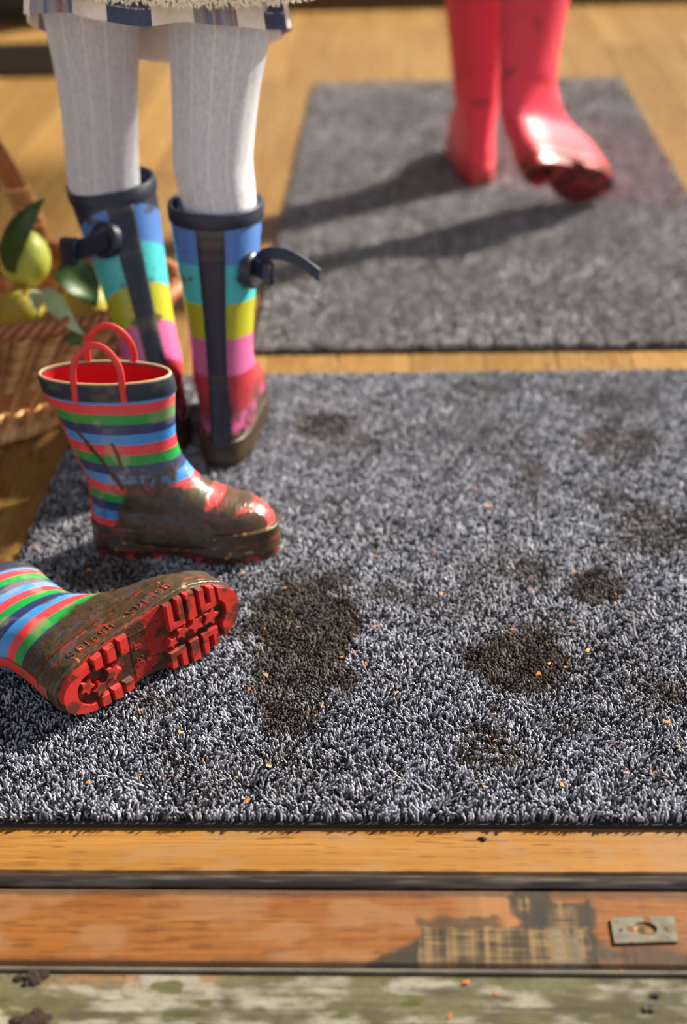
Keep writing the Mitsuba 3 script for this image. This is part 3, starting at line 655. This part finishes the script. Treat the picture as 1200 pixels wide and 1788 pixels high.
bsdf('m_fleece', proc(lambda p, n, uv: mix(C(240, 228, 206), C(252, 248, 238), cell_rand(uv.x*1000, 2))), .9, .1)
part(BODY, 'coat', hullbones([('a', 'b', 'c'), ('c', 'd', 'e'), ('d', 'e', 'n'), ('d', 'sl'), ('sl', 'el'), ('el', 'wl'), ('e', 'sr'), ('sr', 'er'), ('er', 'wr')], cp), 'm_coat', True)
# coat skirt down to the fleece edge
cr = []
for z, q in ((.499, 1.05), (.53, 1.05), (.60, 1.03), (.68, 1.0)):
    cr.append(np.stack([-.225+(.136*q)*np.cos(an), 1.42+(.104*q)*np.sin(an), z-.012*np.cos(an)], 1))
part(BODY, 'coat_skirt', loft(np.array(cr), closed=False), 'm_coat', True)
rg = np.random.default_rng(5); V, F, U = [], [], []
for i in range(9000):
    a = rg.uniform(0, 2*np.pi); z = rg.uniform(.4985, .53); q = 1.05
    b0 = np.array([-.225+.136*q*np.cos(a), 1.42+.104*q*np.sin(a), z-.012*np.cos(a)]); o = np.array([np.cos(a), np.sin(a), -.9 if z < .506 else -.3])+rg.normal(0, .8, 3)
    o /= np.linalg.norm(o); l = rg.uniform(.0035, .0062); sd = np.cross(o, rg.normal(0, 1, 3)); sd /= np.linalg.norm(sd); s2 = np.cross(o, sd); r = .0011
    k = len(V)*1; base = len(V); V += [b0+sd*r, b0-sd*r*.5+s2*r*.87, b0-sd*r*.5-s2*r*.87, b0+o*l*.6+sd*r, b0+o*l*.6-sd*r*.5+s2*r*.87, b0+o*l*.6-sd*r*.5-s2*r*.87, b0+o*l+np.array([0, 0, -.15*l])]
    for x0, x1 in ((0, 1), (1, 2), (2, 0)): F += [[base+x0, base+x1, base+3+x1], [base+x0, base+3+x1, base+3+x0], [base+3+x0, base+3+x1, base+6]]
    U += [[(i % 1000+.5)/1000, 0]]*7
part(BODY, 'fleece_trim', tm(V, F), 'm_fleece', True, uv=np.array(U), label='fluffy cream fleece edge of the coat', kind='stuff')
lab(BODY, 'child seen from behind in grey tights, checked dress and rainbow boots on the front mat', 'person')

# ------------------------------------------------------------------ the second person in pink boots
bsdf('m_pink', proc(lambda p, n, uv: mix(C(222, 66, 88), C(96, 62, 48), dr.maximum(smoothstep(.05, .012, uv.y+.03*(fbm(uv.x*60, uv.y*60, 3., 3)-.5))*.45, smoothstep(.68, .76, fbm(uv.x*45, uv.y*30, 6., 3))*.5))), .46, .22)
bsdf('m_pinksole', proc(lambda p, n, uv: mix(C(168, 40, 50), C(60, 42, 32), smoothstep(.42, .62, fbm(p.x*60, p.y*60, p.z*60, 3)))), .35, .5)
bsdf('m_jeans', lin(52, 62, 86), .85)
bsdf('m_jumper', lin(120, 110, 100), .9)
P1 = 'person_001'
def rest(px, py, X, Z):
    m = np.array(place(px, py, 0, X, Z).matrix); o = poly_ring(outline(.245, .041, 1)); low = (np.c_[o, np.full(len(o), -.004)]@m[:3, :3].T)[:, 2].min()
    return place(px, py, MATZ-low, X, Z)
def pink_boot(tw, side, lean, shaft=None, hs=1.):
    n = COUNT.get(P1+'__boot', 0); COUNT[P1+'__boot'] = n+1
    key = P1+'__boot' if n == 0 else f'{P1}__boot_{n:03d}'
    L, w = .245, .041
    sh = [(.120, .145, .000, .128, .0395, 0), (.116, .18, .001, .17, .0425, 0), (.118, .23, -.001, .23, .049, 0), (.123, .29, -.004, .29, .0545, 0), (.124, .34, -.003, .34, .0555, 0), (.124, .36, -.002, .36, .0555, 0)]
    rings = foot_rings(L, w, 0)+sh
    rings = [(f+lean*max(fz-.10, 0), fz, b_+lean*max(bz-.10, 0), bz-0*lean, ww, k) for f, fz, b_, bz, ww, k in rings]
    sq = lambda z: z if z < .11 else .11+(z-.11)*hs
    rings = [(f, sq(fz), b_, sq(bz), ww, k) for f, fz, b_, bz, ww, k in rings]
    B = Boot(key, tw, L, w, side, rings, 0)
    if shaft is not None:
        Rm = np.array(tw.matrix)[:3, :3]; sh_ = np.linalg.solve(Rm, np.array(shaft, float)); sx, sy = sh_[0]/sh_[2], sh_[1]/sh_[2]
        def warp(v):
            v = v.copy(); h = v[:, 2]-.075; d = np.where(h > 0, np.sqrt(h*h+.03**2)-.03, 0); v[:, 0] += sx*d; v[:, 1] += sy*d; return v
        B.warp = warp
    B.upper('m_pink', 'm_pink', 'm_pinksole', .012, lift=.0015)
    k = B.sole('m_pink', 'm_pinksole', .030, .012, .008, off=.003)
    pl = B.pl
    # heel block and forefoot tread plate around a recessed waist
    for name, q in (('heel_block', pl.intersection(sbox(-1, -1, .075, 1))), ('forefoot_tread', pl.intersection(sbox(.115, -1, 1, 1)))):
        q2 = q.difference(q.buffer(-.011)) if name == 'heel_block' else q
        part(k, name, extrude(q2, .012 if name == 'heel_block' else .006, -.004 if name == 'heel_block' else .002), 'm_pinksole', to_world=tw)
    if True:
        g = pl.buffer(-.008).intersection(sbox(.125, -1, 1, 1)); mn = g.bounds
        for i in range(6):
            q = g.intersection(sbox(.128+i*.018, -1, .138+i*.018, 1))
            if q.area > 1e-6: part(k, 'tread_bar', extrude(q, .004, -.002), 'm_pinksole', to_world=tw)
    return key
k1 = pink_boot(place(.1185, 2.395, MATZ+.005, (-.05, 1, 0), (0, 0, 1)), -1, -.03); lab(k1, 'pink boot planted on the mat')
TW1 = place(.1185, 2.395, MATZ+.005, (-.05, 1, 0), (0, 0, 1)); TW2 = rest(.176, 2.125, (.56, .72, -.41), (-.05, .95, .45)); SH2 = (.075, .05, 1)
k2 = pink_boot(TW2, 1, 0., SH2, .66); lab(k2, 'pink boot with its heel lifted')
def on_boot(tw, sh, x, z):
    m = np.array(tw.matrix)[:3, :3]; a = np.linalg.solve(m, np.array(sh, float)); d = max(0., math.sqrt((z-.075)**2+.03**2)-.03) if z > .075 else 0.
    return np.array(tw.matrix)[:3, 3]+m@np.array([x+a[0]/a[2]*d, a[1]/a[2]*d, z])
A2, C2, F2, S2 = (on_boot(TW2, SH2, x, z) for x, z in ((.055, .12), (.06, .21), (.16, .040), (.06, .27)))
K2 = S2+np.array([.005, .02, .10])
Q = {'hipL': ((.10, 2.46, .86), .10), 'hipR': ((.27, 2.46, .86), .10), 'kneeL': ((.115, 2.46, .50), .045), 'kneeR': (K2, .045), 'ankL': ((.114, 2.455, .13), .024), 'calfR': (C2, .030), 'ankR': (A2, .018), 'footL': ((.106, 2.57, .05), .018), 'footR': (F2, .010),
     'belly': ((.185, 2.46, 1.05), .115), 'chestL': ((.12, 2.46, 1.28), .10), 'chestR': ((.25, 2.46, 1.28), .10), 'neck': ((.185, 2.46, 1.42), .055), 'chin': ((.185, 2.50, 1.50), .05), 'head': ((.185, 2.47, 1.58), .095), 'nose': ((.185, 2.572, 1.55), .014), 'earL': ((.09, 2.465, 1.56), .016), 'earR': ((.28, 2.465, 1.56), .016),
     'shL': ((.03, 2.46, 1.36), .05), 'shR': ((.34, 2.46, 1.36), .05), 'elL': ((-.01, 2.44, 1.10), .038), 'elR': ((.38, 2.44, 1.10), .038), 'wrL': ((.0, 2.50, .87), .026), 'wrR': ((.37, 2.50, .87), .026), 'haL': ((.005, 2.52, .79), .028), 'haR': ((.365, 2.52, .79), .028)}
part(P1, 'body', hullbones(bones[:10]+[('kneeL', 'ankL'), ('kneeR', 'calfR'), ('calfR', 'ankR')]+bones[14:], Q, .03), 'm_skin', True)
tq = {k: (Q[k][0], Q[k][1]+.008) for k in ('hipL', 'hipR', 'kneeL', 'kneeR', 'belly')}; tq['sL'] = ((.114, 2.455, .39), .040); tq['sR'] = (S2+np.array([0, 0, .03]), .036)
part(P1, 'trousers', hullbones([('hipL', 'hipR', 'belly'), ('hipL', 'kneeL'), ('hipR', 'kneeR'), ('kneeL', 'sL'), ('kneeR', 'sR')], tq, .03), 'm_jeans', True)
jq = {k: (Q[k][0], Q[k][1]+.015) for k in ('belly', 'chestL', 'chestR', 'shL', 'shR', 'elL', 'elR', 'wrL', 'wrR')}; jq['n'] = ((.185, 2.46, 1.38), .07); jq['p'] = ((.13, 2.46, .92), .115); jq['q'] = ((.24, 2.46, .92), .115)
part(P1, 'jumper', hullbones([('p', 'q', 'belly'), ('belly', 'chestL', 'chestR'), ('chestL', 'chestR', 'n'), ('chestL', 'shL'), ('chestR', 'shR'), ('shL', 'elL'), ('shR', 'elR'), ('elL', 'wrL'), ('elR', 'wrR')], jq, .03), 'm_jumper', True)
part(P1, 'hair', hullbones([('a', 'b'), ('b', 'c')], {'a': ((.185, 2.46, 1.59), .104), 'b': ((.185, 2.44, 1.54), .098), 'c': ((.185, 2.41, 1.42), .06)}, .03), 'm_hair', True)
lab(P1, 'person walking away on the far mat in tall pink wellington boots', 'person')

# ------------------------------------------------------------------ wicker basket with fruit
bsdf('m_wicker', proc(lambda p, n, uv: mix(C(176, 112, 60), C(238, 190, 130), fbm(p.x*60, p.y*60, p.z*60, 3))*(.75+.5*uv.x)), .45, .45)
bsdf('m_wicker_red', proc(lambda p, n, uv: mix(C(140, 78, 46), C(190, 122, 82), fbm(p.x*60, p.y*60, p.z*60, 3))), .45, .45)
BC = np.array([-.520, 1.572]); BH = .142; NS = 38
def brad(z):
    t = np.clip(z/BH, 0, 1); return .122+(.222-.122)*t**1.2, .117+(.140-.117)*t**1.2
def bcx(z): return -.520+.036*np.clip(z/BH, 0, 1)**1.2
def bring(z, n=208, amp=0., ph=0., tw=0., slope=0.):
    a = np.linspace(0, 2*np.pi, n, endpoint=False); rx, ry = brad(z)
    d = amp*np.cos(NS*a+ph)
    return np.stack([bcx(z)+(rx+d)*np.cos(a), BC[1]+(ry+d)*np.sin(a), z+slope*np.sin(NS*a+ph)], 1)
bk = 'basket'
rb = random.Random(9)
def wick(m, name, mat='m_wicker', label=None):
    part(bk, name, m, mat, True, uv=uvc(m, rb.random()), label=label)
for i in range(12): wick(tube(bring(.0735+i*.0056, n=342, amp=.0085, slope=.0030, ph=.16*i), .0031, 6, closed=True), 'weaver')
for i in range(6): wick(tube(bring(.012+i*.0044, n=352, amp=.0050, ph=.16*i), .0025, 6, closed=True), 'weaver')
for k in range(NS):
    a = 2*np.pi*(k+.5)/NS
    for j in range(2):
        aa = a+(j-.5)*.022
        P = [(bcx(z)+(brad(z)[0]+.0005)*math.cos(aa+.9*(.07-z)), BC[1]+(brad(z)[1]+.0005)*math.sin(aa+.9*(.07-z)), z) for z in np.linspace(.006, BH, 7)]
        wick(tube(P, .0022, 5), 'stake')
for j in range(3):          # braided rim
    a = np.linspace(0, 2*np.pi, 260, endpoint=False); ph = 34*a+j*2.094; rx, ry = brad(BH)
    d = .0065*np.cos(ph); wick(tube(np.stack([bcx(BH)+(rx+d)*np.cos(a), BC[1]+(ry+d)*np.sin(a), BH+.004+.0065*np.sin(ph)], 1), .0048, 7, closed=True), 'rim', 'm_wicker_red')
for j in range(3):          # braided foot
    a = np.linspace(0, 2*np.pi, 260, endpoint=False); ph = 30*a+j*2.094; rx, ry = brad(0.)
    d = .006*np.cos(ph); wick(tube(np.stack([BC[0]+(rx+.008+d)*np.cos(a), BC[1]+(ry+.008+d)*np.sin(a), .0105+.006*np.sin(ph)], 1), .0044, 7, closed=True), 'foot')
m = loft(np.array([[[BC[0]+q*brad(.01)[0]*math.cos(a), BC[1]+q*brad(.01)[1]*math.sin(a), z] for a in np.linspace(0, 2*np.pi, 48, endpoint=False)] for q, z in ((.96, .006), (.98, .008), (.96, .011))]), cap0=True, cap1=True)
wick(m, 'base')
# arched handle of bundled rods, bound with cane
hx = BC[0]+.055
def arch(o, dy=0.):
    P = []
    for t in np.linspace(0, np.pi, 33):
        P.append((-.446-.075*np.sin(t)**1.2+o, BC[1]-.150*math.cos(t)+dy, BH*.7+.27*math.sin(t)**.8))
    return np.array(P)
for o, dz in ((-.008, 0), (0, .002), (.008, 0), (-.004, -.006), (.004, -.006)):
    A = arch(o); A[:, 2] += dz; wick(tube(A, .0052, 7), 'handle_rod', 'm_wicker_red')
A = arch(0); w = []
for c0 in (2.2, 29.8):
    for i in range(7):
        ii = c0+i*.30*(1 if c0 < 10 else -1); k = int(ii); f = ii-k; c = A[k]*(1-f)+A[k+1]*f; t = A[k+1]-A[k]; t /= np.linalg.norm(t)
        s1 = np.array([1., 0, 0]); s2 = np.cross(t, s1); an2 = np.linspace(0, 2*np.pi, 20, endpoint=False)
        wick(tube(c+.0155*np.cos(an2)[:, None]*s1+.0115*np.sin(an2)[:, None]*s2-np.array([0, 0, .002]), .0016, 5, closed=True), 'binding')
lab(bk, 'open wicker basket of pale fruit on the wooden floor left of the child', 'basket')
# fruit with leaves
bsdf('m_fruit', proc(lambda p, n, uv: mix(C(170, 178, 54), C(206, 214, 110), fbm(p.x*40, p.y*40, p.z*40, 3))), .4, .45)
bsdf('m_fruit_b', proc(lambda p, n, uv: mix(C(146, 146, 44), C(180, 160, 60), fbm(p.x*40, p.y*40, p.z*40, 3))), .45, .45)
bsdf('m_leaf', proc(lambda p, n, uv: mix(mix(C(38, 66, 34), C(64, 96, 44), fbm(p.x*90, p.y*90, p.z*90, 3)), C(120, 140, 80), smoothstep(.05, .0, dr.abs(uv.y))*.6)), .4, .5)
bsdf('m_leaf_pale', proc(lambda p, n, uv: mix(mix(C(150, 172, 124), C(186, 200, 156), fbm(p.x*90, p.y*90, p.z*90, 3)), C(206, 214, 180), smoothstep(.05, .0, dr.abs(uv.y))*.6)), .6, .3)
bsdf('m_stem', lin(150, 130, 70), .7)
def leafm(P, half, nrm, curl=.25, n=16, mseg=7):
    P = spline(P, n); t = np.gradient(P, axis=0); t /= np.linalg.norm(t, axis=1, keepdims=True)
    nv = np.array(nrm, float); nv = nv/np.linalg.norm(nv); sd = np.cross(t, nv); sd /= np.linalg.norm(sd, axis=1, keepdims=True); nn = np.cross(sd, t)
    s = np.linspace(0, 1, n); wv = half*np.sin(np.pi*np.clip(s*.96+.02, 0, 1)**.8)
    q = np.linspace(-1, 1, mseg); top, bot = [], []
    for k in range(n):
        base = P[k]+q[:, None]*wv[k]*sd[k]+(np.abs(q)**1.3*curl*wv[k]+.0012*np.sin(9*s[k]+q*2))[:, None]*nn[k]
        top.append(base+nn[k]*.0005); bot.append(base-nn[k]*.0005)
    T_, B_ = np.array(top), np.array(bot)
    loops = np.concatenate([T_, B_[:, ::-1]], 1); m = loft(loops, cap0=True, cap1=True)
    uvq = np.concatenate([q, q[::-1]]); uv = np.stack(np.broadcast_arrays(s[:, None], uvq[None]), -1).reshape(-1, 2)
    uv = np.vstack([uv, [[0, 0], [1, 0]]]); return m, uv
def fruit(c, r, axis, mat, label, leaves, stem=True, elong=1.12):
    key = uniq('fruit'); labels[key] = {}
    g = np.linspace(0, np.pi, 22); pr = np.stack([r*np.sin(g)*(1+.06*np.cos(g)), -r*elong*np.cos(g)+.0], 1)
    pr[0, 0] = pr[-1, 0] = 1e-5; pr[-3:, 1] -= np.array([.0, .002, .005])*1.0
    an = np.linspace(0, 2*np.pi, 28, endpoint=False)
    R = np.array([[[x*(1+.03*math.sin(3*a))*math.cos(a), x*(1+.03*math.sin(3*a))*math.sin(a), z] for a in an] for x, z in pr]); m = loft(R, cap0=True, cap1=True)
    ax = np.array(axis, float); ax /= np.linalg.norm(ax); X = np.cross(ax, [.3, .9, .2]); X /= np.linalg.norm(X); Rm = np.stack([X, np.cross(ax, X), ax], 1)
    m.vertices = m.vertices@Rm.T+np.array(c); part(key, 'body', m, mat, True)
    tip = np.array(c)+ax*r*elong*.93
    if stem: part(key, 'stem', tube(spline([tip-ax*.004, tip+ax*.006, tip+ax*.014+np.array([.004, 0, 0])], 8), [.0022]*4+[.0018]*4, 7), 'm_stem', True)
    for P, half, nrm, mt in leaves:
        m, uv = leafm(P, half, nrm); part(key, 'leaf', m, mt, True, uv=uv)
    lab(key, label, 'fruit', group=None)
FRUITS = True
fruit((-.444, 1.615, .166), .0300, (.1, -.1, 1), 'm_fruit', 'upper pale green fruit with an upright dark leaf at the basket handle', [
    ([(-.4497, 1.58, .160), (-.449, 1.575, .190), (-.4366, 1.578, .214), (-.4203, 1.585, .232), (-.4069, 1.595, .242)], .0150, (.55, -.7, .3), 'm_leaf')])
fruit((-.450, 1.583, .108), .0300, (.3, -.2, .9), 'm_fruit_b', 'lower yellow green fruit half shaded beneath the upper fruit', [
    ([(-.424, 1.555, .150), (-.420, 1.550, .140), (-.418, 1.546, .126)], .008, (.3, -.8, .2), 'm_leaf_pale')])
fruit((-.375, 1.600, .110), .0300, (-.3, -.2, .9), 'm_fruit_b', 'fruit on the right of the basket with two broad leaves over the rim', [
    ([(-.397, 1.558, .168), (-.380, 1.552, .169), (-.363, 1.547, .155), (-.3505, 1.540, .134)], .0215, (.15, -.55, .8), 'm_leaf'),
    ([(-.3976, 1.50, .170), (-.3807, 1.475, .165), (-.3625, 1.452, .153), (-.3433, 1.440, .140)], .0105, (.1, -.9, .5), 'm_leaf_pale'),
    ([(-.3779, 1.472, .148), (-.3643, 1.452, .140), (-.3485, 1.442, .127)], .0110, (-.4, -.8, .3), 'm_leaf')])

# ------------------------------------------------------------------ small things
bsdf('m_plate', proc(lambda p, n, uv: mix(mix(C(128, 126, 114), C(92, 88, 76), fbm(p.x*220, p.y*220, 2., 3)), C(112, 74, 44), smoothstep(.62, .74, fbm(p.x*160, p.y*160, 8., 2)))), .45, .5, metallic=.55)
bsdf('m_rust', proc(lambda p, n, uv: mix(C(60, 42, 24), C(112, 82, 46), fbm(p.x*400, p.y*400, p.z*400, 3))), .6, .4, metallic=.3)
pk = 'strike_plate'
pl = Polygon([(.1325, .7355), (.1755, .7375), (.1745, .7145), (.1325, .7125)]).buffer(-.001).buffer(.001)
hole = affinity.scale(Point(.1545, .7255).buffer(.0062), 1.25, 1)
part(pk, 'plate', extrude(pl.difference(hole).difference(Point(.138, .724).buffer(.0012)), .0022, -.0013), 'm_plate')
an = np.linspace(0, 2*np.pi, 32, endpoint=False)
sc = np.array([[[.1545+1.25*q*math.cos(a), .7255+q*math.sin(a), z] for a in an] for q, z in ((.0061, .0004), (.0056, -.0002), (.0045, -.0009), (.0025, -.0004), (.0012, -.0002))])
part(pk, 'screw', loft(sc, cap1=True), 'm_rust', 40)
part(pk, 'rivet', loft(np.array([[[.1695+q*math.cos(a), .7258+.75*q*math.sin(a), z] for a in an] for q, z in ((.0028, .0009), (.0025, .0013), (.0012, .0015))]), cap1=True), 'm_rust', 40)
lab(pk, 'small metal strike plate with a rusty screw set in the worn threshold', 'plate')
bsdf('m_crumb', proc(lambda p, n, uv: mix(C(188, 100, 36), C(214, 146, 70), uv.x)), .6)
bsdf('m_moss', lin(86, 96, 40), .8)
CRUMBS = [
 (-0.1567, 1.1661), (-0.1157, 1.1405), (-0.0451, 1.1379), (0.0219, 1.2052), (-0.0341, 1.1962), (-0.1004, 1.0749), (-0.1286, 1.0742), (-0.0315, 1.0754), 
 (-0.0579, 1.0289), (-0.0478, 1.0340), (-0.0372, 1.0187), (-0.1217, 1.0032), (-0.1337, 0.9821), (-0.0133, 0.9763), (-0.0765, 0.9478), 
 (-0.0716, 0.9592), (-0.1105, 0.8842), (-0.1323, 0.8691), (-0.0097, 0.8667), (-0.1216, 0.8434), (0.0284, 1.1285), (0.1429, 1.0825), (0.1243, 1.0637), 
 (0.0877, 1.0701), (0.1511, 1.0391), (0.1160, 1.0189), (0.1059, 1.0057), (0.1283, 1.0130), (0.0663, 0.9484), (0.0641, 0.9152), (0.0731, 0.9174), 
 (0.0539, 0.8595), (0.2026, 0.9371), (0.2041, 0.9075), (0.1834, 0.8771), (0.1606, 0.8757), (0.1118, 0.8617), (0.1597, 0.9124), (0.1839, 1.1282), 
 (0.1107, 1.1317), (0.2632, 1.4902), (0.0662, 1.3295), (0.1524, 1.1662), (0.0796, 1.2927), (0.2186, 1.4824), (0.1957, 1.4299), (-0.3167, 0.9643), 
 (-0.2183, 0.9548), (-0.1837, 0.9269), (-0.2075, 0.8724), (-0.2515, 0.8750), (-0.2452, 0.8628), (-0.1833, 0.8717), (-0.1606, 0.8910), 
 (-0.3638, 1.2194), (-0.3295, 1.1627), (-0.2692, 1.1154), (-0.3034, 1.1738), (0.0585, 0.8269), (0.0525, 0.6716), (0.0335, 0.6809), (0.0232, 0.6545), 
 (0.1344, 0.6911), 
]
rc = np.random.default_rng(11)
def flake(sz):
    pts = rc.normal(0, 1, (9, 3))*np.array([1, .75, .3])*sz*.5; return trimesh.convex.convex_hull(pts)
flakes = []
for k in range(8):
    m = flake(.0028); flakes.append(mikit.ply(m, 'm_crumb', uv=uvc(m, rc.random())))
CR = []
for i, (x, y) in enumerate(CRUMBS):
    key = 'crumb' if i == 0 else f'crumb_{i:03d}'; s = rc.uniform(.7, 1.35)
    on = .0107 if y > .828 else .0004
    scene[key] = {**flakes[i % 8], 'to_world': T().translate([x, y, on]).rotate([0, 0, 1], float(rc.uniform(0, 360))).scale(float(s))}
    if y < .828: scene[key]['to_world'] = T().translate([x, y, -.0024]).rotate([0, 0, 1], float(rc.uniform(0, 360))).scale(float(s))
    REG = [(-.34, .0, 1.22, 1.7, 'behind the toe of the upright striped boot'), (.0, .3, 1.34, 1.7, 'on the far right part of the front mat'), (0, .4, 1.17, 1.34, 'right of the middle of the front mat'), (-.5, -.19, 1.02, 1.22, 'between the two striped boots'),
           (-.105, -.0, .93, 1.12, 'in the large muddy patch mid mat'), (.045, .15, .98, 1.07, 'in the print right of the large muddy patch'), (.06, .13, .91, .97, 'in the small striped print near the front edge'), (-.5, -.105, .94, 1.22, 'beside the sole of the lying boot'),
           (-.5, -.105, .8281, .94, 'in front of the lying boot'), (.13, .4, .8281, 1.0, 'on the bottom right corner of the mat'), (-.105, .3, .8281, .93, 'near the front edge of the mat'), (-.105, .3, .93, 1.17, 'on the clean pile around the muddy prints'), (-.5, .5, .8281, 2, 'on the front mat'), (-1, 1, 0, .828, 'on the weathered sill')]
    CR.append((key, x, next(k for k, r in enumerate(REG) if r[0] <= x < r[1] and r[2] <= y < r[3])))
ORD = ['leftmost', 'second from the left', 'third from the left', 'fourth from the left', 'fifth from the left', 'sixth from the left', 'seventh from the left', 'eighth from the left', 'ninth from the left', 'tenth from the left', 'eleventh from the left', 'twelfth from the left', 'thirteenth from the left', 'fourteenth from the left']
for k in range(len(REG)):
    row = sorted((c for c in CR if c[2] == k), key=lambda c: c[1])
    for o, c in enumerate(row): lab(c[0], 'orange crumb '+REG[k][4]+(', '+ORD[o] if len(row) > 1 else ''), 'crumb', 'orange crumbs on the weathered sill' if k == len(REG)-1 else 'orange crumbs on the front mat')
def clump(key, x, y, z, r, n, label):
    from shapely import union_all
    bl = [Point(x+rc.normal(0, r*.55), y+rc.normal(0, r*.33)).buffer(r*rc.uniform(.18, .45), quad_segs=5) for _ in range(n)]
    g = union_all(bl+[affinity.scale(Point(x, y).buffer(r*.6), 1, .6)]).buffer(r*.06).simplify(r*.03); g = max(getattr(g, 'geoms', [g]), key=lambda q: q.area)
    ms = [extrude(g, .0008, z), extrude(g.buffer(-r*.09), .0007, z+.0008), extrude(g.buffer(-r*.22), .0006, z+.0015)]
    scene[key] = mikit.ply(cat(ms), 'm_mudclump'); lab(key, label, 'mud')
bsdf('m_mudclump', proc(lambda p, n, uv: mix(C(30, 20, 16), C(52, 35, 26), fbm(p.x*300, p.y*300, p.z*300, 3))), .5, .5, lambda p, n, uv: fbm(p.x*500, p.y*500, p.z*500), .001)
clump('mud_clod', -0.2474, 0.6821, -.0032, 0.0075, 26, 'dark brown mud clod on the weathered sill, upper of the two at bottom left')
clump('mud_clod_001', -0.2433, 0.6470, -.0032, 0.0090, 26, 'dark brown mud clod at the bottom left corner of the weathered sill')
clump('mud_clod_002', 0.1476, 0.6605, -.0032, 0.0040, 14, 'dark mud lump on the weathered sill near the bottom right corner')
clump('mud_clod_003', 0.1535, 0.6717, -.0032, 0.0030, 10, 'smaller brown mud lump just above the lump at bottom right of the sill')
clump('mud_flake', 0.0507, 0.8144, -.0005, .0028, 7, 'small dark dried scrap lying on the inner threshold board')

bsdf('m_dark_patch', lin(26, 17, 12), .95, .05)
scene['dark_patch'] = mikit.ply(extrude(sbox(-1.75, 3.33, -.74, 3.68).buffer(-.02).buffer(.02), .008, .0005), 'm_dark_patch'); lab('dark_patch', 'flat dark brown patch at the far left of the floor', 'dark_patch')  # thin flat slab in a very dark brown, laid on the boards
bsdf('m_cabinet', proc(lambda p, n, uv: mix(C(52, 52, 38), C(66, 64, 46), fbm(p.x*20, p.y*20, p.z*90, 3))), .6)
part('cabinet', 'body', cbox(-1.8, -.80, 4.0, 4.125, .02, .8, .008), 'm_cabinet'); part('cabinet', 'plinth', cbox(-1.78, -.82, 4.02, 4.12, 0.0005, .022, .001), 'm_cabinet')
for x0, x1 in ((-1.78, -1.31), (-1.29, -.82)):
    k = part('cabinet', 'door', cbox(x0, x1, 3.986, 4.0, .03, .78, .004), 'm_cabinet')
lab('cabinet', 'dark green cabinet against the far wall at top left', 'cabinet')
